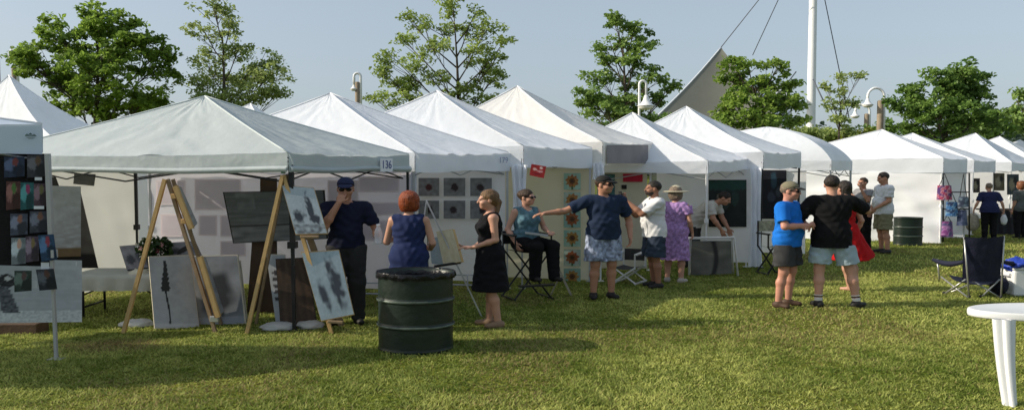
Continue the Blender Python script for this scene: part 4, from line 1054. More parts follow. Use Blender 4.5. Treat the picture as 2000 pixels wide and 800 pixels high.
edge_canvas('lower canvas seen edge-on near the foot of the first easel', 392, 500, 428, 618, Y1 - .06)
e2 = thing('easel', 'pine A-frame easel holding two tilted grey paintings', 'easel', gp(560, Y1), 'pine easels')
ap = at(552, 342, Y1 + .12)
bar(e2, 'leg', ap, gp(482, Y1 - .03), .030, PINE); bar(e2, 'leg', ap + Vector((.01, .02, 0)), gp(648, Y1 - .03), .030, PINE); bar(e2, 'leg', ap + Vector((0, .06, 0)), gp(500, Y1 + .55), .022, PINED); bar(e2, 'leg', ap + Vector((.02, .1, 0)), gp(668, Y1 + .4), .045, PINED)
MB().box(at(605, 462, Y1 - .02), (.22, .05, .03), bev=.006).build('tray', PINED, e2); MB().box(at(655, 628, Y1 - .1), (.18, .05, .03), Matrix.Rotation(.06, 4, 'Y'), .006).build('tray', PINED, e2)
MB().box(at(553, 331, Y1 + .1), (.05, .04, .09), bev=.008).build('clip', mat('green_clip', (.02, .16, .06), .5, .1), e2)
def f_rock(u, v):
    c = mix3((.30, .36, .40), (.40, .46, .50), .5 + .5 * nz(u * 3, v * 5, 21)); c = mix3(c, (.5, .55, .58), nz(u * 22, v * 26, 4) * .8)
    if v < .2: c = mix3(c, (.12, .13, .14), .5 + nz(u * 8, v * 14, 2))
    for (a, b, ra, rb) in ((.28, .36, .20, .16), (.68, .5, .13, .38), (.80, .3, .13, .12)):
        d = math.hypot((u - a) / ra, (v - b) / rb) + .5 * nz(u * 12, v * 12, a * 9); c = mix3(c, (.04, .05, .065), (1.05 - d) * 2.2)
    return c
def f_rock2(u, v):
    c = mix3((.28, .36, .40), (.38, .46, .50), .5 + .5 * nz(u * 3, v * 5, 31)); c = mix3(c, (.45, .52, .56), nz(u * 22, v * 26, 5) * .8)
    for (a, b, ra, rb) in ((.70, .50, .20, .40), (.28, .34, .15, .24), (.62, .78, .1, .12)):
        d = math.hypot((u - a - (.5 - v) * .1) / ra, (v - b) / rb) + .5 * nz(u * 10, v * 10, a * 9); c = mix3(c, (.05, .06, .075), (1.05 - d) * 1.8)
    return c
painting('easel_painting', [at(577, 458, Y1 - .02), at(640, 456, Y1 + .03), at(613, 366, Y1 + .16), at(550, 361, Y1 + .11)], f_rock, None, 'upper grey blue painting of dark rocks on the second easel', 'painting', 'paintings on the second easel', .045, PINE, 48)
painting('easel_painting', [at(627, 627, Y1 - .10), at(692, 614, Y1 - .04), at(662, 487, Y1 + .10), at(588, 492, Y1 + .04)], f_rock2, None, 'lower grey blue painting of standing figures on the second easel', 'painting', 'paintings on the second easel', .045, PINE, 48)
Y3 = yg(618)
e3 = thing('easel', 'slim aluminium tripod easel between the two women', 'easel', gp(870, Y3 + .3))
ap = at(833, 392, Y3 + .1)
bar(e3, 'leg', ap, gp(941, Y3), .013, SILV); bar(e3, 'leg', ap, gp(800, Y3 + .05), .013, SILV); bar(e3, 'leg', ap + Vector((0, .03, 0)), gp(838, Y3 + .7), .012, SILV)
MB().tube([at(848, 520, Y3), at(900, 512, Y3)], .018, 6).build('tray', PB, e3)
WB = mat('paper_cream', (.62, .57, .42), .7, .1)
painting('easel_painting', [at(866, 518, Y3 + .05), at(902, 511, Y3 - .05), at(884, 447, Y3 + .08), at(852, 452, Y3 + .16)], art_streaks((.50, .44, .25), (.62, .58, .45), 17, 14, 3), None, 'cream coloured painting on the aluminium tripod easel', 'painting', None, .06, PINE, 24)
painting('easel_painting', [at(843, 515, Y3 + .3), at(866, 517, Y3 + .25), at(858, 462, Y3 + .32), at(838, 464, Y3 + .36)], art_streaks((.25, .32, .38), (.4, .48, .52), 18), None, 'pale blue painting half hidden behind the cream one on the tripod', 'painting', None, .03, WH, 16)

def blob_mesh(name, c, r, m, parent=None, seed=0, amp=.12, base=True, n=28):
    c = Vector(c)
    def f(u, v):
        t = u * 2 * math.pi; p = (v - .5) * math.pi
        d = Vector((math.cos(p) * math.cos(t), math.cos(p) * math.sin(t), math.sin(p)))
        s = 1 + amp * noise.noise(d * 2.2 + Vector((seed, 0, 0))) + amp * .5 * noise.noise(d * 6 + Vector((seed, 3, 0)))
        q = Vector((d.x * r[0], d.y * r[1], d.z * r[2])) * s
        if base: q.z = max(q.z, -c.z + .004)
        return c + q
    return MB().grid(f, n, n // 2).build(name, m, parent, Vector((c.x, c.y, 0)) if parent is None else None)
SB = mat('sandbag_white', (.42, .42, .40), .8, .1, 5, .3, 20)
for lb, x, y in (('white weight bag at the foot of the first easel', 268, 640), ('white weight bag at the foot of the second easel', 542, 646), ('white weight bag right of the black front tent leg', 606, 643)):
    p = gp(x, yg(y) + .1); tag(blob_mesh('weight_bag', (p.x, p.y, .03), (.21 if x != 606 else .17, .13, .06), SB, None, x, .2), lb, 'weight bag', 'white weight bags on the grass')

# ------------------------------------------------------------------ cloth-covered table, bouquet, framed prints
Yt = 10.1; zt = zat(530, Yt); x0, x1 = xat(168, Yt, zt), xat(335, Yt, zt)
tb = thing('folding_table', 'low folding table with black legs behind the first easel', 'table', ((x0 + x1) / 2, Yt, 0))
MB().box(((x0 + x1) / 2, Yt, zt - .02), (x1 - x0, .62, .035), bev=.008).build('table_top', mat('grey_plastic', (.25, .25, .24), .5, .05), tb)
for sx_ in (x0 + .1, x1 - .1):
    MB().tube([(sx_, Yt - .26, .01), (sx_, Yt - .26, zt - .05)], .018, 6).tube([(sx_, Yt + .26, .01), (sx_, Yt + .26, zt - .05)], .018, 6).tube([(sx_, Yt - .26, .14), (sx_, Yt + .26, .14)], .014, 6).build('leg', PB, tb)
MB().tube([(x0 + .1, Yt - .26, .3), ((x0 + x1) / 2, Yt - .2, zt - .06)], .010, 6).tube([(x1 - .1, Yt - .26, .3), ((x0 + x1) / 2, Yt - .2, zt - .06)], .010, 6).build('brace', PB, tb)
def cloth_over(xa, xb, ya, yb, z, drop, name, lb, m, seed):
    def f(u, v):
        x = lerp(xa, xb, u)
        s = v * (yb - ya + drop) ; k = .02 * math.sin(x * 22 + seed) + .02 * nz(x * 5, s * 3, seed)
        if s < drop: return Vector((x, ya - .02 + k * (1 - s / drop) * 1.6, z - drop + s + .03 * nz(x * 3, 0, seed)))
        return Vector((x, ya + s - drop, z + .006 + .008 * nz(x * 6, s * 6, seed)))
    return tag(MB().grid(f, 40, 24).build(name, m, None, ((xa + xb) / 2, ya, 0)), lb, 'tablecloth')
cloth_over(x0 - .02, x1 + .02, Yt - .33, Yt + .33, zt, .20, 'tablecloth', 'off-white tablecloth over the low table behind the first easel', mat('cloth_offwhite', (.50, .50, .45), .85, .08, 5, .2, 30, transl=.15), 3)
p = at(272, 545, Yt - .2); tag(blob_mesh('bundled_cloth', p, (.17, .14, .12), mat('cloth_cream', (.62, .58, .46), .85, .08, 6, .4, 20), None, 5, .35, False), 'bundle of cream cloth on the table edge under the flowers', 'cloth')
for lb, q in (('dark framed print leaning on the table left of the flowers', [at(248, 527, Yt - .1), at(290, 522, Yt - .05), at(283, 476, Yt + .1), at(233, 480, Yt + .05)]),
              ('dark framed print on the table right of the flowers', [at(335, 505, Yt + .05), at(394, 498, Yt + .1), at(381, 470, Yt + .2), at(322, 474, Yt + .18)])):
    painting('framed_print', q, art_blobs((.26, .25, .27), [(.3, .4, .2, .2, (.05, .05, .06)), (.7, .5, .15, .25, (.1, .1, .12))], 3), None, lb, 'print', 'framed prints on the table', .03, DK, 20)
vz = at(302, 498, Yt + .02); vz.z = zt + .01
vs = thing('vase', 'dark vase holding the bouquet on the table', 'vase', vz)
MB().lathe(vz, [(.05, 0), (.075, .06), (.08, .12), (.055, .19), (.06, .22), (.05, .22), (.045, .1)], 20).build('vessel', mat('vase_dark', (.05, .05, .055), .25, .05), vs)
bq = thing('bouquet', 'bouquet of green leaves with white and dark red flowers', 'bouquet', vz + Vector((0, 0, .2)))
rs = np.random.RandomState(2); cen = np.array(vz) + [0, 0, .30]; dd = rs.randn(420, 3); dd /= np.linalg.norm(dd, axis=1)[:, None]; dd *= (rs.rand(420) ** .4)[:, None]
t = rs.rand(420)[:, None]
leaves_mesh('leaves', cen + dd * np.array([.25, .18, .16]) - np.array(bq.location), .075, (1 - t) * np.array([.015, .04, .012]) + t * np.array([.06, .11, .03]), rs, bq)
sm = MB()
for k in range(12): sm.tube([vz + Vector((0, 0, .1)), Vector(cen + dd[k] * [.2, .15, .13])], .004, 5)
sm.build('stems', mat('stem_green', (.04, .08, .02), .6, .1), bq)
for k in range(9):
    c_ = Vector(cen) + Vector(((k % 3 - 1) * .13 + .04 * math.sin(k * 5), -.14 + .03 * math.cos(k * 3), (k // 3 - 1) * .08 + .03 * math.sin(k * 7)))
    m_ = (mat('petal_white', (.62, .60, .55), .7, .1), mat('petal_red', (.12, .015, .03), .7, .2), mat('petal_pink', (.45, .25, .25), .7, .1))[(0, 1, 0, 2, 0, 1, 0, 0, 2)[k]]
    f = MB()
    for j in range(6):
        a = j * math.pi / 3 + k; v = Vector((math.cos(a), -.35, math.sin(a))); f.add([c_, c_ + v * .018 + Vector((.012, 0, 0)), c_ + v * .038, c_ + v * .018 - Vector((.012, 0, 0))], [(0, 1, 2, 3)])
    f.build('flower', m_, bq)

# ------------------------------------------------------------------ drums
def drum(lb, px, Y, rx, H, group, m):
    g0 = gp(px, Y); root = thing('trash_drum', lb, 'drum', g0, group)
    pr = [(.97, 0), (1.0, .012), (.985, .03)]
    for k in range(1, 60):
        z = .03 + (H - .06) * k / 60; s = 0
        for hz in (.335, .66):
            d = (z / H - hz) / .014; s = max(s, .034 * math.exp(-d * d))
        s += .0012 * math.sin(z * 40)
        pr.append((.975 + s, z))
    pr += [(.985, H - .03), (1.0, H - .015), (1.0, H), (.955, H), (.95, H - .05), (.95, .1)]
    sy = 1 / 1.3
    dx_ = MB().lathe(g0, [(r * rx, z) for r, z in pr], 64, 1, sy)
    o = dx_.build('barrel', m, root)
    for hz in (.335, .66):
        MB().lathe(g0, [(rx * 1.014, H * hz - .012), (rx * 1.024, H * hz), (rx * 1.014, H * hz + .012), (rx * 1.0, H * hz)], 64, 1, sy, cap=False).build('hoop', mat('hoop_worn', (.10, .125, .105), .32, .3, 14, metal=.35), root)
    return root, g0
DG = mat('drum_green', (.006, .015, .010), .42, .3, 3.5, .2, 18, spec=.45, spots=((.05, .028, .015), 9, .66))
rx = 75 / F * 8.15
d1, g0 = drum('dark green steel drum bin in front of the red-haired woman', 812.5, 8.15, rx, .84, 'green steel drum bins', DG)
LN = mat('liner_black', (.008, .008, .010), .22, .1, 5, .5, 25)
def liner(u, v):
    a = u * 2 * math.pi; k = .012 * math.sin(a * 17 + 2 * math.sin(a * 3)) + .014 * nz(math.cos(a) * 3, math.sin(a) * 3, 2)
    if v < .5:
        s = v * 2; r = rx * (1.03 + .02 * s * 0 + .015 * math.sin(s * 3.14)) + k * (1 - s); z = .79 + .02 * nz(math.cos(a) * 2, math.sin(a) * 2, 5) + s * (.852 - .79)
    else:
        s = (v - .5) * 2; r = rx * (1.03 - .10 * min(1, s * 2)) + k * .5 * (1 - s); z = .852 - .25 * s * s
    return g0 + Vector((r * math.cos(a), r * math.sin(a) / 1.3, z))
tag(MB().grid(liner, 96, 24).build('bin_liner', LN, None, g0), 'black plastic liner folded over the rim of the near drum', 'bin liner')
drum('dark green steel drum bin far off by the bright white tent wall', 1772.5, 19.4, 27.5 / F * 19.4, zat(424, 19.4), 'green steel drum bins', DG)

# ------------------------------------------------------------------ chairs
def camp_chair():
    Y = 11.4; g0 = gp(1917, Y); root = thing('camp_chair', 'navy folding camp chair with crossed silver legs facing away', 'camp chair', g0)
    NV = mat('navy_canvas', (.012, .014, .035), .75, .12, 6, .35, 45)
    def P(px, py, dy=0): return at(px, py, Y + dy)
    def bk(u, v):
        a = lerp(P(1880, 548, .05), P(1953, 548, .05), u); b = lerp(P(1883, 462, -.12), P(1961, 460, -.12), u)
        p = lerp(a, b, v); p.y -= .07 * math.sin(math.pi * u) + .01 * nz(u * 6, v * 6, 1); p.z -= .02 * math.sin(math.pi * u) * v; return p
    mb = MB().grid(bk, 24, 24).grid(lambda u, v: bk(u, v) + Vector((0, .012, 0)), 24, 24); mb.build('backrest', NV, root)
    def seat(u, v):
        a = lerp(P(1853, 536, .35), P(1962, 536, .35), u); b = lerp(P(1876, 548, -.02), P(1954, 548, -.02), u)
        p = lerp(a, b, v); p.z -= .06 * math.sin(math.pi * u) + .04 * math.sin(math.pi * v); return p
    MB().grid(seat, 20, 14).build('seat', NV, root)
    for s, (xo, xi) in ((0, (1822, 1883)), (1, (2016, 1958))):
        def arm(u, v, xo=xo, xi=xi):
            a = lerp(P(xi, 508, .0), P(xo, 504, .5), u); p = a + Vector((0, (v - .5) * .10, 0)); p.z -= .05 * math.sin(math.pi * u) + .03 * abs(v - .5) * 0; p.x += (v - .5) * .06; return p
        MB().tube([arm(t / 12, .5) + Vector((0, 0, -.02)) for t in range(13)], [.024 + .02 * math.sin(math.pi * t / 12) for t in range(13)], 10).build('armrest', NV, root)
    y0, y1 = -.12, .45
    def L(a, b): return MB().tube([a, b], .013, 8).build('leg', mat('chair_steel', (.42, .42, .40), .3, .08, metal=.6), root)
    f = lambda px, dy: gp(px, Y + dy)
    L(f(1893, -.05), P(1883, 462, -.1)); L(f(1955, -.05), P(1961, 460, -.1))
    L(f(1893, -.06), P(1838, 540, .4)); L(f(1843, .3), P(1886, 545, 0)); L(f(1955, -.06), P(1895, 545, .05)); L(f(1915, -.03), P(1952, 545, .0))
    L(f(1852, .42), P(1930, 540, .42)); L(f(1975, .40), P(1890, 540, .40))
    L(P(1835, 545, .45), P(1830, 505, .5)); L(P(1995, 545, .45), P(2005, 505, .5)); L(f(1990, .4), P(1950, 545, .1))
    for px, dy in ((1893, -.05), (1955, -.05), (1843, .3), (1915, -.03), (1852, .42), (1975, .4)):
        MB().lathe(f(px, dy), [(.022, .002), (.024, .03), (.016, .045)], 12).build('foot', PB, root)
camp_chair()
def director_chair(lb, name, x0, x1, yseat, ytop, Y, m, fab, group=None, arms=True, back=True, depth=.45, rot=0):
    g0 = gp((x0 + x1) / 2, Y); root = thing(name, lb, 'chair', g0, group); zs = zat(yseat, Y); k = Y / F; hw = (x1 - x0) / 2 * k; za = zs + .22; cx = g0.x
    M_ = Matrix.Rotation(R(rot), 3, 'Z')
    def Q(x, y, z):
        v = M_ @ Vector((x / 1.3, y, 0)); return Vector((cx + v.x * 1.3, Y + v.y, z))
    for y_ in (-depth / 2, depth / 2):
        o = MB().tube([Q(-hw, y_, .02), Q(hw * .92, y_, zs)], .018, 4, True).build('leg', m, root); o = MB().tube([Q(hw, y_ + .02, .02), Q(-hw * .92, y_ + .02, zs)], .018, 4, True).build('leg', m, root)
    for s in (-1, 1):
        MB().tube([Q(s * hw, -depth / 2 - .03, .02), Q(s * hw, depth / 2 + .03, .02)], .018, 4, True).build('floor_rail', m, root)
        MB().tube([Q(s * hw * .95, depth / 2, zs - .02), Q(s * hw * .95, depth / 2, zat(ytop, Y) if back else za)], .017, 4, True).build('post', m, root); MB().tube([Q(s * hw * .95, -depth / 2, zs - .02), Q(s * hw * .95, -depth / 2, za)], .017, 4, True).build('post', m, root)
        if arms: MB().box(Q(s * hw * .95, 0, za + .012), (.07, depth + .08, .025), M_.to_4x4(), bev=.006).build('armrest', m, root)
    MB().grid(lambda u, v: Q((u * 2 - 1) * hw * .93, (v - .5) * depth, zs + .0 - .03 * math.sin(math.pi * u)), 14, 6).build('seat', fab, root)
    if zs > .6: MB().box(Q(0, -depth / 2 - .10, .24), (hw * 1.8, .10, .025), M_.to_4x4()).build('footrest', m, root)
    if back: MB().grid(lambda u, v: Q((u * 2 - 1) * hw * .95, depth / 2 + .03 * math.sin(math.pi * u), lerp(zat(ytop, Y) - .20, zat(ytop, Y), v)), 14, 4).build('back_sling', fab, root)
    return root
WPL = mat('chair_white', (.68, .68, .67), .45, .05); CANV = mat('sling_black', (.012, .012, .013), .8, .1, 8, .2, 40)
director_chair('tall black director chair under the seated woman in sunglasses', 'director_chair', 990, 1068, 487, 452, 11.35, PB, CANV, rot=20, depth=.42)
director_chair('white folding director chair between the man in the navy tee and the photographer', 'director_chair', 1205, 1252, 520, 488, 12.9, WPL, mat('sling_dark', (.05, .05, .05), .8, .1), rot=-25)
o = tag(MB().tube([at(1078, 497, 11.35), gp(1116, yg(577))], .024, 4, True).tube([at(1095, 535, 11.4), gp(1075, 11.6)], .014, 4, True).build('folded_stand', mat('pale_wood', (.45, .40, .33), .5, .1), None, gp(1100, 11.3)), 'slanting pale wooden stand leg beside the seated woman', 'stand')
fc = director_chair('black folding chair by the white tent corner left of the man in blue', 'folding_chair', 1487, 1526, 480, 432, 14.0, PB, mat('sling_floral', (.30, .30, .22), .8, .5, 14), rot=10, depth=.35)

# ------------------------------------------------------------------ white plastic table, cooler, bags at the right
Y = 6.5; c_ = at(2066, 602, Y); PL = mat('plastic_white', (.72, .73, .73), .38, .03, 2, .06, 60)
wt = thing('patio_table', 'white round plastic patio table cut off by the right edge', 'table', Vector((c_.x, Y, 0)))
rx, ry = 174 / F * Y, .30
MB().lathe(c_ + Vector((0, 0, -.066)), [(rx - .03, 0), (rx - .004, .006), (rx, .018), (rx, .050), (rx - .008, .062), (rx - .025, .066), (rx - .05, .060)], 72, 1, ry / rx).build('table_top', PL, wt)
for (a, b, dy) in ((1961, 1972, -.2), (2165, 2170, -.2), (2165, 2160, .2), (2040, 2045, .2)):
    tp = at(a, 614, Y + dy); tp.z = c_.z - .05; ft = gp(b, Y + dy - (.14 if dy < 0 else -.14))
    mb = MB()
    for (ox, wd, yy) in ((0, .095, 0), (0, .034, -.03)):
        def f(u, v, ox=ox, wd=wd, yy=yy):
            p = lerp(tp, ft, v); w2 = wd * (1 - .42 * v); a_ = u * 2 * math.pi
            p = p + Vector((w2 * math.copysign(abs(math.cos(a_)) ** .6, math.cos(a_)), yy + .03 * math.copysign(abs(math.sin(a_)) ** .6, math.sin(a_)), 0)); p.x -= .010 * math.sin(math.pi * v); p.z = max(p.z, .004); return p
        mb.grid(f, 24, 16)
    mb.build('leg', PL, wt)
Y = 11.7; p = gp(1990, Y); k = Y / F
ck = thing('cooler', 'white cooler box at the right edge behind the camp chair', 'cooler', p)
MB().box((p.x, Y, .20), (50 * k, .36, .40), bev=.03).build('box', PL, ck); MB().box((p.x, Y, .425), (53 * k, .38, .05), bev=.02).build('lid', PL, ck); MB().tube([(p.x - 27 * k, Y - .1, .34), (p.x - 29 * k, Y - .1, .30), (p.x - 29 * k, Y + .1, .30), (p.x - 27 * k, Y + .1, .34)], .012, 6).build('handle', PG, ck)
tag(blob_mesh('plastic_bag', (p.x - .03, Y - .05, .475), (.24, .19, .10), mat('bag_blue', (.02, .05, .36), .4, .25, 7, .6, 18), None, 9, .45, False), 'crumpled bright blue bag on the white cooler', 'bag')
p = gp(1950, 11.6); tag(blob_mesh('duffel_bag', (p.x, p.y, .16), (.12, .16, .15), mat('bag_navy', (.012, .014, .03), .8, .15, 6, .3, 25), None, 3, .15), 'dark navy bag on the grass between camp chair and cooler', 'bag')

# ------------------------------------------------------------------ print rack, panels and signs in the middle tents
Y = 13.7; k = Y / F
rk = thing('print_rack', 'low white frame rack hung with dark grey cloth beside the white pole', 'rack', gp(1392, Y))
MB().tube([gp(1346, Y) + Vector((0, 0, .02)), at(1346, 464, Y), at(1434, 463, Y), gp(1441, Y - .1) + Vector((0, 0, .02))], .020, 8).tube([gp(1350, Y + .4), at(1350, 466, Y + .35), at(1430, 465, Y + .35), gp(1432, Y + .4)], .018, 8).build('frame', WPL, rk)
MB().tube([at(1434, 463, Y), at(1430, 465, Y + .35)], .016, 6).tube([at(1346, 464, Y), at(1350, 466, Y + .35)], .016, 6).build('frame', WPL, rk)
def f_rk(u, v):
    c = mix3((.06, .062, .05), (.17, .17, .14), .5 + .7 * nz(u * 3, v * 4, 41)); return mix3(c, (.02, .02, .02), 1.6 * (1 - abs(u - .62 + .3 * (v - .5) ** 2) * 12)) if u < .8 else c
def rq(u, v): return None
q = [at(1349, 537, Y + .04), at(1430, 534, Y + .02), at(1428, 470, Y + .1), at(1350, 470, Y + .1)]
o = painting('hanging_cloth', q, f_rk, rk, None, th=.01, n=40); 
q = [on_face(T6, 'L', 'N', a_, b_, .06) for a_, b_ in ((1384, 443), (1458, 443), (1458, 351), (1384, 351))]
painting('dark_painting', q, art_blobs((.012, .018, .016), [(.5, .9, .8, .12, (.01, .05, .04)), (.45, .55, .12, .2, (.03, .05, .045)), (.7, .6, .1, .15, (.02, .045, .04)), (.25, .65, .05, .05, (.12, .11, .09))], 51), None, 'large near black painting with a green sheen behind the white pole', 'painting', None, .03, DK, 40)
q = [on_face(T7, 'L', 'N', a_, b_, .06) for a_, b_ in ((1487, 427), (1536, 427), (1536, 332), (1487, 332))]
painting('dark_painting', q, art_blobs((.008, .010, .018), [(.5, .8, .12, .2, (.02, .05, .08)), (.4, .45, .15, .1, (.03, .04, .07)), (.7, .55, .1, .1, (.04, .05, .07))], 52), None, 'tall near black painting left of the man in the blue tee', 'painting', None, .03, DK, 30)
Y = 16.2
def f_scene(u, v):
    c = mix3((.22, .25, .12), (.34, .33, .18), .5 + .8 * nz(u * 5, v * 4, 61))
    if v > .72: c = mix3((.38, .40, .34), (.30, .33, .22), nz(u * 6, v * 3, 1) + .4)
    if v < .32: c = mix3((.06, .09, .13), (.14, .18, .2), .5 + nz(u * 9, v * 9, 3))
    d = math.hypot((u - .62) / .28, (v - .62) / .13) + .2 * nz(u * 9, v * 9, 4)
    c = mix3(c, (.03, .05, .04), (1 - d) * 3); c = mix3(c, (.22, .10, .04), (1 - math.hypot((u - .5) / .25, (v - .68) / .1)) * 2) if u < .55 else c
    return c
painting('backdrop_painting', [at(1272, 425, Y), at(1388, 422, Y), at(1388, 340, Y), at(1272, 338, Y)], f_scene, None, 'wide colourful landscape painting at the back of the low white tent', 'painting', None, .03, DK, 50)
Y = 14.8
pp = thing('display_wall', 'cream display wall with a red sign behind the raised phone', 'display wall', gp(1215, Y))
MB().slab([at(1166, 527, Y), at(1264, 524, Y), at(1264, 332, Y), at(1166, 332, Y)], .03).build('panel', mat('panel_cream', (.62, .58, .46), .8, .05, 2, .05), pp)
tag(MB().slab([at(1217, 355, Y - .02), at(1255, 355, Y - .02), at(1255, 339, Y - .02), at(1217, 339, Y - .02)], .01).build('red_sign', mat('red_sign', (.50, .012, .04), .5, .08), None, at(1236, 355, Y)), 'plain bright red sign on the cream display wall', 'sign')
for i, (x, y) in enumerate(((1219, 365), (1220, 396))): tag(MB().slab([at(x - 5, y + 4, Y - .02), at(x + 5, y + 4, Y - .02), at(x + 5, y - 4, Y - .02), at(x - 5, y - 4, Y - .02)], .006).build('plaque', DK, None, at(x, y + 4, Y - .02)), ('small dark plaque just under the red sign', 'small dark plaque by the raised hands, the lower of two')[i], 'plaque')
painting('tall_painting', [at(1181, 400, Y - .05), at(1201, 400, Y - .05), at(1201, 340, Y - .05), at(1181, 340, Y - .05)], art_streaks((.03, .10, .11), (.08, .20, .20), 71), None, 'dark teal painting behind the cap of the man in the navy tee', 'painting', None, .03, DK)
# red flyer hanging at the corner of the third tent
q = [at(1034, 342, 12.1), at(1062, 348, 12.1), at(1067, 325, 12.1), at(1038, 320, 12.1)]
painting('red_flyer', q, art_blobs((.45, .03, .03), [(.3, .6, .15, .12, (.75, .45, .4)), (.65, .5, .2, .1, (.65, .3, .3)), (.5, .25, .2, .08, (.2, .01, .02)), (.7, .8, .1, .1, (.8, .6, .55))], 81), None, 'tilted red flyer with pale marks hanging from the tent corner', 'flyer', None, .006, None, 24)
# base rails of the tents' walls
for (T, xa, xb, Yr) in ((T2, 585, 790, 11.3), (T3, 838, 990, 12.1)):
    a, b = gp(xa, Yr), gp(xb, Yr - .2); z = .10
    MB().tube([a + Vector((0, 0, z)), b + Vector((0, 0, z))], .014, 6).tube([a.lerp(b, .2) + Vector((0, 0, 0)), a.lerp(b, .2) + Vector((0, 0, .26))], .012, 6).tube([a.lerp(b, .5), a.lerp(b, .5) + Vector((0, 0, .26))], .012, 6).tube([a + Vector((0, 0, .26)), b + Vector((0, 0, .26))], .010, 6).build('base_rail', PG, T['root'])

# ------------------------------------------------------------------ hanging bags and shop goods in the far tents
def hang_bag(lb, x0, x1, ytop, y0, y1, Y, cols, seed):
    root = thing('shoulder_bag', lb, 'bag', at((x0 + x1) / 2, y1, Y), 'bags hanging on the far tent front')
    a, b, c2, d = at(x0, y1, Y), at(x1, y1, Y), at(x1 - 2, y0, Y), at(x0 + 2, y0, Y)
    def f(u, v, s=1):
        p = (a * (1 - u) + b * u) * (1 - v) + (d * (1 - u) + c2 * u) * v; p.y -= s * .07 * (math.sin(math.pi * u) * (1 - v * .6)) ** .7; return p
    mb = MB().grid(lambda u, v: f(u, v), 14, 12).grid(lambda u, v: f(1 - u, v, -1), 14, 12)
    o = mb.build('bag_body', ATT, root)
    ca = o.data.color_attributes.new('col', 'FLOAT_COLOR', 'POINT'); cl = []
    for i, v in enumerate(o.data.vertices):
        t = nz(v.co.x * 9, v.co.z * 11, seed); cl += [*(cols[0] if t < -.08 else cols[1] if t < .12 else cols[2 % len(cols)]), 1]
    ca.data.foreach_set('color', cl)
    m0 = (a + b) / 2; tp = at((x0 + x1) / 2, ytop, Y)
    MB().tube([d.lerp(c2, .15), tp, d.lerp(c2, .85)], .012, 6).build('strap', PB, root)
Y = 19.75
hang_bag('pink and red patterned bag hanging highest on the far tent front', 1829, 1860, 338, 362, 390, Y, [(.45, .05, .12), (.6, .3, .35), (.12, .05, .2)], 1)
hang_bag('light blue bag hanging under the pink and red one', 1846, 1872, 375, 394, 422, Y - .05, [(.05, .15, .35), (.2, .35, .5), (.03, .05, .12)], 2)
hang_bag('dark handbag with a long loop strap beside the pink bag', 1870, 1893, 340, 384, 404, Y - .1, [(.03, .04, .07), (.06, .08, .12), (.15, .2, .25)], 3)
hang_bag('purple patterned bag hanging near the ground', 1838, 1862, 420, 432, 462, Y, [(.2, .05, .2), (.4, .2, .4), (.1, .08, .2)], 4)
hang_bag('dark blue bag hanging below the handbag with the loop strap', 1868, 1890, 404, 410, 440, Y - .05, [(.02, .03, .08), (.05, .07, .14), (.1, .12, .2)], 5)
br = thing('bag_stand', 'black stand holding the hanging bags by the tent with the full bright wall', 'stand', gp(1860, Y + .1))
MB().tube([gp(1842, Y + .1), at(1842, 338, Y + .1), at(1893, 338, Y + .1), gp(1893, Y + .1)], .02, 8).tube([at(1842, 375, Y + .1), at(1893, 375, Y + .1)], .015, 6).tube([at(1842, 408, Y + .1), at(1893, 408, Y + .1)], .015, 6).build('frame', PB, br)
Y = 23.2
for i, (x0, y0, x1, y1, c_) in enumerate(((1900, 348, 1914, 376, (.06, .04, .04)), (1942, 338, 1962, 372, (.12, .10, .06)), (1968, 340, 1990, 380, (.05, .07, .08)))):
    painting('framed_print', quadY(x0, y0, x1, y1, Y + i * .4), art_blobs(c_, [(.4, .5, .3, .3, (.25, .22, .15)), (.7, .7, .2, .2, (.02, .02, .02))], 90 + i), None, ['small dark print in the far tent behind the bags', 'dark framed print left of the far right tent pole', 'dark print at the right edge in the far tent'][i], 'print', 'prints in the far tents', .03, DK, 14)
dt = thing('display_table', 'dark draped table in the far tent at the right edge', 'table', gp(1965, 22.6))
k = 22.6 / F; p = gp(1965, 22.6)
MB().box((p.x, 22.6, .74), (95 * k, .7, .04), bev=.01).build('table_top', BW, dt)
MB().grid(lambda u, v: Vector((p.x + (u - .5) * 96 * k, 22.24 + .03 * math.sin(u * 40), .03 + v * .74)), 60, 4).build('skirt', mat('skirt_dark', (.03, .03, .035), .9, .1, 5), dt)
BLK = mat('lens_black', (.006, .006, .007), .1, .05)
HB = mat('hair_brown', (.045, .025, .014), .5, .55, 60, .8, 90, stretch=(1, 1, .12)); HK = mat('hair_black', (.024, .018, .014), .5, .55, 60, .8, 90, stretch=(1, 1, .12)); HR = mat('hair_red', (.22, .045, .012), .5, .55, 60, .8, 90, stretch=(1, 1, .12)); HD = mat('hair_blond_brown', (.15, .085, .04), .5, .55, 60, .8, 90, stretch=(1, 1, .12)); HG = mat('hair_grey_brown', (.20, .15, .11), .5, .55, 60, .8, 90, stretch=(1, 1, .12))
SHOE = mat('shoe_dark', (.02, .018, .017), .6, .1); SHB = mat('shoe_brown', (.07, .04, .025), .6, .15)
navy = cloth('navy', (.012, .015, .035)); denim = cloth('denim_dark', (.035, .048, .075)); blackc = cloth('black', (.008, .008, .009)); char = cloth('charcoal', (.035, .035, .037))
P = person
# 1 man in navy polo, hand at his mouth, bottle in the other hand
p1 = P('man in navy polo and cap with a hand over his mouth, holding a water bottle', 678, 9.45, 8, 1.83, .98, .02, 'tan',
  arms=dict(R=((-.20, -.20, 1.19), (-.055, -.205, 1.475), (.28, .35, 1), (.1, 1, -.2), .6), L=((.30, .02, 1.12), (.30, -.24, 1.10), (.15, -1, .05), (-1, 0, 0), 1.1)),
  clothes=[('shirt', navy, dict(hem=.93, sleeve=.72)), ('trousers', char), ('cap', mat('cap_navy', (.015, .02, .06), .8, .1)), ('glasses', BLK), ('shoes', SHOE)], head=(0, 6), hair=('short', HB))
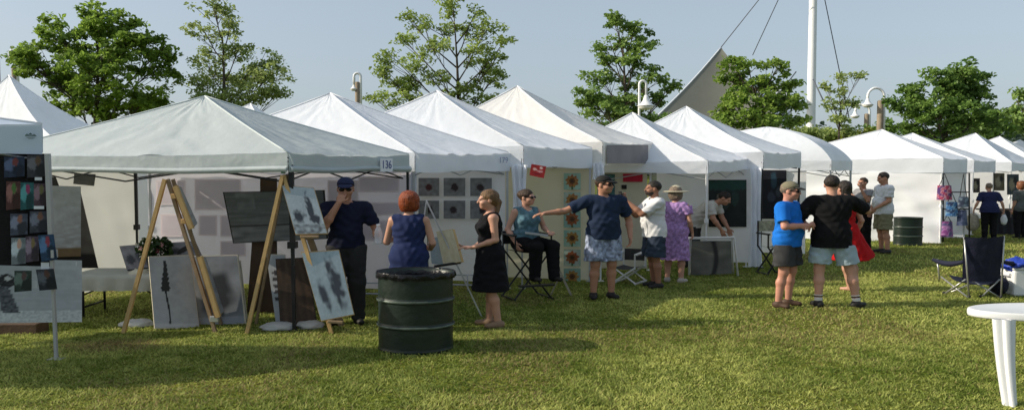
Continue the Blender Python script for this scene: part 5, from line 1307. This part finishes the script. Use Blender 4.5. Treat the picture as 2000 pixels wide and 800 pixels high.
# 2 red-haired woman from behind
p2 = P('red-haired woman seen from behind in a navy sleeveless top', 800, 9.0, 178, 1.67, 1.04, .0, 'fair', female=True,
  arms=dict(L=((.25, -.10, 1.12), (.27, -.33, 1.10), (.1, -1, .15), (-1, 0, 0), .7), R=((-.24, -.02, 1.12), (-.20, -.20, 1.02), (.4, -1, .1), (1, 0, 0), .6)),
  clothes=[('top', cloth('navy_blue', (.018, .028, .085)), dict(hem=.76, flare=.185, sleeve=0, neck=.075)), ('trousers', cloth('dark_trousers', (.02, .022, .03))), ('shoes', SHOE)], hair=('bob', HR), head=(8, 0))
# 3 woman in black dress in profile
p3 = P('woman in a short black dress in profile with a ponytail, hands held out', 958, 9.3, -78, 1.69, .98, 0, 'fair', female=True,
  arms=dict(L=((.18, .02, 1.13), (.08, -.20, 1.03), (-.2, -1, .1), (0, .2, -1), .45), R=((-.19, .03, 1.12), (-.09, -.18, 1.01), (.25, -1, .05), (0, 0, 1), .4)),
  legs=dict(L=((.10, -.02, .50), (.10, .06, .085)), R=((-.09, .02, .50), (-.09, .0, .085))),
  clothes=[('dress', cloth('black_dress', (.007, .007, .009)), dict(hem=.47, flare=.235, dep=.85, sleeve=0, g=.014)), ('shoes', mat('sandal', (.25, .16, .10), .6, .1))], hair=('ponytail', HD), head=(0, 4))
# 4 seated woman
Z4 = .80
sh_ = Z4 - .92 + .06
p4 = P('seated woman in sunglasses with a teal sleeveless top on the tall black chair', 1027, 11.4, 32, 1.70, 1.05, .01, 'fair', female=True, zoff=sh_ * 1.0,
  arms=dict(L=((.26, -.03, 1.15), (.16, -.28, 1.10), (-.4, -1, .0), (0, 0, -1), .3), R=((-.25, .04, 1.14), (-.24, -.14, .94), (0, -.6, -1), (1, 0, 0), .5)),
  legs=dict(L=((.12, -.42, .90), (.12, -.46, .46), (.1, -1, 0)), R=((-.12, -.42, .90), (-.10, -.36, .46), (-.1, -1, 0))),
  clothes=[('top', cloth('teal_print', (.09, .17, .21), .4, 16), dict(hem=.90, sleeve=0, vee=.03)), ('trousers', blackc, dict(waist=1.03, g=.03)), ('glasses', BLK), ('shoes', SHOE)], hair=('bun', HB), head=(28, 0))
# 5 man in navy tee, arm stretched to the chair
p5 = P('big man in navy tee, black cap and patterned shorts, one arm stretched out', 1178, 11.3, 12, 1.84, 1.10, .02, 'tan',
  arms=dict(R=((-.46, .03, 1.26), (-.71, -.02, 1.235), (-1, -.1, -.15), (0, 0, -1), .3), L=((.33, .06, 1.13), (.31, -.06, .88), (-.05, -.2, -1), (-1, 0, 0), .5)),
  clothes=[('shirt', cloth('navy_tee', (.018, .030, .062)), dict(hem=.86, sleeve=.75, g=.024)), ('shorts', cloth('pattern_shorts', (.26, .30, .40), .85, 17), dict(len=.88, waist=.98, wide=.03)), ('cap', mat('cap_black', (.012, .012, .012), .8, .2)), ('glasses', BLK), ('shoes', SHOE)], hair=('short', HB), head=(42, 0))
# 6 bearded man in a white shirt taking a picture
p6 = P('bearded man in a white shirt and denim shorts raising a phone', 1277, yg(561), -82, 1.75, 1.08, .03, 'dark',
  arms=dict(L=((.17, -.22, 1.22), (.02, -.40, 1.44), (-.1, -.45, 1), (-.6, .6, .2), .7), R=((-.20, -.20, 1.18), (-.08, -.40, 1.40), (.1, -.4, 1), (.6, .6, .2), .7)),
  clothes=[('shirt', cloth('white_shirt', (.66, .66, .67), .05), dict(hem=.84, sleeve=.85, flare=.185, g=.022)), ('shorts', denim, dict(len=.95, wide=.03, g=.022)), ('beard', HK), ('shoes', SHOE)], hair=('short', HK), head=(0, 0))
# 7 woman in lavender dress and sun hat
p7 = P('woman in a lavender print dress and pale sun hat seen from behind', 1318, yg(551), 150, 1.64, 1.1, .01, 'fair', female=True,
  arms=dict(L=((.30, .03, 1.13), (.17, -.10, 1.06), (-1, -.3, .1), (0, 0, -1), .5), R=((-.23, .02, 1.13), (-.23, -.10, .92), (0, -.3, -1))),
  clothes=[('dress', cloth('lavender', (.36, .22, .46), .45, 26), dict(hem=.42, flare=.23, dep=.85, sleeve=.55, g=.02)), ('sunhat', mat('straw', (.50, .46, .33), .85, .15, 20, .4, 90)), ('shoes', mat('sandal_pale', (.4, .36, .32), .6, .1))], hair=('bob', HG), head=(0, 0))
# 8 man bending over the rack
p8 = P('person in a pale tee bending forward behind the white frame rack', 1352, 14.9, 62, 1.74, 1.1, .02, 'tan', lean=48,
  arms=dict(L=((.22, -.42, 1.0), (.15, -.55, .78), (0, -.3, -1)), R=((-.22, -.40, 1.0), (-.15, -.52, .78), (0, -.3, -1))),
  clothes=[('shirt', cloth('pale_tee', (.52, .50, .46), .06), dict(hem=.80, sleeve=.7)), ('trousers', char), ('shoes', SHOE)], hair=('short', HK), head=(0, -20))
# 9 man in blue tee
p9 = P('older man in a bright blue tee, khaki cap and dark shorts, arms folded', 1536, yg(599), 52, 1.76, 1.06, .03, 'red',
  arms=dict(L=((.29, -.08, 1.15), (.02, -.24, 1.14), (-1, -.15, .1), (0, .8, -.3), .4), R=((-.29, -.08, 1.15), (-.02, -.27, 1.17), (1, -.1, .1), (0, .8, -.3), .4)),
  legs=dict(L=((.12, -.01, .50), (.13, .03, .085)), R=((-.10, .0, .50), (-.12, .05, .085))),
  clothes=[('shirt', cloth('bright_blue', (.012, .15, .56), .08), dict(hem=.86, sleeve=.75, g=.024)), ('shorts', cloth('dark_shorts', (.045, .045, .047)), dict(len=.78, wide=.025)), ('cap', mat('cap_khaki', (.20, .18, .12), .85, .2), dict(brim=mat('brim_dark', (.05, .05, .045), .8, .1))), ('glasses', BLK), ('shoes', SHB)], hair=('short', HG), head=(10, 3))
# 10 man in black tee from behind
p10 = P('broad man seen from behind in a black tee, pale denim shorts and striped socks', 1621, yg(599), 172, 1.86, 1.10, .03, 'fair',
  arms=dict(L=((.42, -.02, 1.10), (.30, -.20, 1.18), (-.6, -1, .1), (-.3, .6, 0), .4), R=((-.40, -.15, 1.28), (-.32, -.34, 1.40), (.6, -.5, .3), (0, .6, 0), .4)),
  legs=dict(L=((.12, -.01, .50), (.13, .03, .085), (.3, -1, 0)), R=((-.21, -.01, .50), (-.27, .03, .085), (-.8, -.7, 0))),
  clothes=[('shirt', blackc, dict(hem=.80, sleeve=.82, g=.026, flare=.18)), ('shorts', cloth('pale_denim', (.33, .42, .47), .12), dict(len=.80, wide=.02)), ('socks', cloth('sock_white', (.62, .60, .58))), ('shoes', SHOE, dict(high=False))], hair=('short', HK), head=(-12, 0))
# 11 woman in red dress
p11 = P('woman in a flared red dress half hidden behind the man in black', 1646, 12.0, 205, 1.76, 1.0, 0, 'fair', female=True, legs=dict(L=((-.02, -.01, .50), (-.09, .03, .085)), R=((-.14, .0, .50), (-.18, .05, .085))),
  arms=dict(L=((.24, .02, 1.13), (.20, -.14, .95), (0, -.5, -1)), R=((-.25, .05, 1.12), (-.27, -.08, .86), (0, -.3, -1), (1, 0, 0), .4)),
  clothes=[('dress', cloth('red', (.42, .010, .012), .1), dict(hem=.50, flare=.32, dep=.8, off=(-.15, 0), sleeve=.3))], hair=('long', HK), head=(0, 0))
# 12, 13 couple by the far wall
p12 = P('woman in a grey top beside the man in white, holding a dark cup up', 1684, 18.2, -62, 1.74, 1.0, 0, 'tan', female=True, h=.01,
  arms=dict(R=((-.21, -.16, 1.18), (-.12, -.34, 1.30), (.1, -.6, .8)), L=((.2, -.1, 1.2), (.06, -.16, 1.52), (-.1, .1, 1))),
  clothes=[('shirt', cloth('grey_top', (.26, .26, .27)), dict(hem=.90, sleeve=.5)), ('trousers', blackc), ('shoes', SHOE)], hair=('short', HB))
p13 = P('tall man in a white tee and khaki shorts, profile, by the bright tent wall', 1724, 17.5, -85, 1.87, 1.06, .04, 'tan', h=.01,
  arms=dict(L=((.22, -.02, 1.14), (.13, -.22, .98), (-.3, -.5, -1)), R=((-.3, 0, 1.14), (-.28, -.1, .9), (0, -.3, -1))),
  clothes=[('shirt', cloth('white_tee', (.62, .63, .66), .05), dict(hem=.84, sleeve=.7, g=.022)), ('shorts', cloth('khaki', (.19, .18, .11)), dict(len=.95, wide=.02)), ('shoes', SHOE)], hair=('short', HK), head=(0, 14))
# 14, 15 at the far right
p14 = P('woman in navy seen from behind carrying bags in front of the far tents', 1931, 21.0, 172, 1.56, 1.2, .03, 'fair', female=True, h=.01, lean=6,
  arms=dict(L=((.30, .0, 1.12), (.36, -.05, .92), (0, -.2, -1)), R=((-.30, .0, 1.12), (-.38, -.08, .90), (0, -.2, -1))),
  clothes=[('shirt', cloth('navy_blouse', (.02, .025, .075)), dict(hem=.84, sleeve=.75, flare=.20)), ('trousers', blackc), ('shoes', SHOE)], hair=('short', HG))
p15 = P('person in grey with reddish hair cut off by the right edge', 1992, 21.2, 200, 1.60, 1.15, .03, 'fair', female=True, h=.01,
  clothes=[('shirt', cloth('grey_blouse', (.09, .10, .10)), dict(hem=.84, sleeve=.9)), ('trousers', blackc), ('shoes', SHOE)], hair=('bob', mat('hair_auburn', (.16, .06, .025), .5, .3, 30)))

# ------------------------------------------------------------------ things in hands
wq = root_fn[p1.name]((.315, -.345, 1.09)); bt = thing('water_bottle', 'clear water bottle in the hand of the man in the navy polo', 'bottle', wq - Vector((0, 0, .09)))
MB().lathe(wq - Vector((0, 0, .09)), [(.034, 0), (.040, .01), (.038, .06), (.040, .08), (.038, .14), (.030, .17), (.016, .20), (.016, .215)], 18, 1.3).build('bottle_body', clear_mat('bottle_clear', (.75, .80, .88), .45), bt)
MB().lathe(wq + Vector((0, 0, .12)), [(.019, 0), (.019, .02), (.015, .024)], 14, 1.3).build('bottle_cap', SIGNW, bt)
wq = root_fn[p6.name]((-.03, -.47, 1.545)); ph = MB().box(wq, (.02, .17, .09), Matrix.Rotation(.1, 4, 'Z'), .008).build('phone', PB, None, wq)
tag(ph, 'dark phone held up by the bearded man in white', 'phone')
wq = root_fn[p12.name]((-.10, -.43, 1.37)); cu = MB().lathe(wq - Vector((0, 0, .06)), [(.034, 0), (.045, .13), (.047, .135), (.02, .14)], 16, 1.25).build('drinking_cup', PB, None, wq)
tag(cu, 'dark cup raised by the woman in grey', 'cup')
def carry(lb, fn, pt, r, m, seed):
    w_ = fn(pt); o = thing('carrier_bag', lb, 'bag', w_ - Vector((0, 0, r[2] * 2)), 'bags carried by the woman in navy')
    blob_mesh('bag_body', w_ - Vector((0, 0, r[2] + .06)), r, m, o, seed, .2, False, 20)
    c_ = w_ - Vector((0, 0, .10)); MB().tube([c_ + Vector((-.05, 0, 0)), w_ + Vector((0, 0, .0)), c_ + Vector((.05, 0, 0))], .008, 5).build('handle', m, o)
carry('white plastic carrier bag in the right hand of the woman in navy', root_fn[p14.name], (-.39, -.10, .84), (.085, .06, .15), mat('bag_white', (.7, .7, .72), .5, .1, 6, .4, 20), 4)
carry('tan printed tote bag in the left hand of the woman in navy', root_fn[p14.name], (.38, -.08, .85), (.20, .09, .24), mat('bag_tan', (.33, .29, .22), .8, .4, 14), 6)
# booklet on the arm of the tall chair, glass of the woman in black
wq = at(1048, 457, 11.05); tag(MB().box(wq, (.34, .22, .018), Matrix.Rotation(.12, 4, 'Y'), .004).build('clipboard', mat('board_grey', (.30, .31, .30), .6, .1), None, wq), 'grey clipboard lying on the lap of the seated woman', 'clipboard')
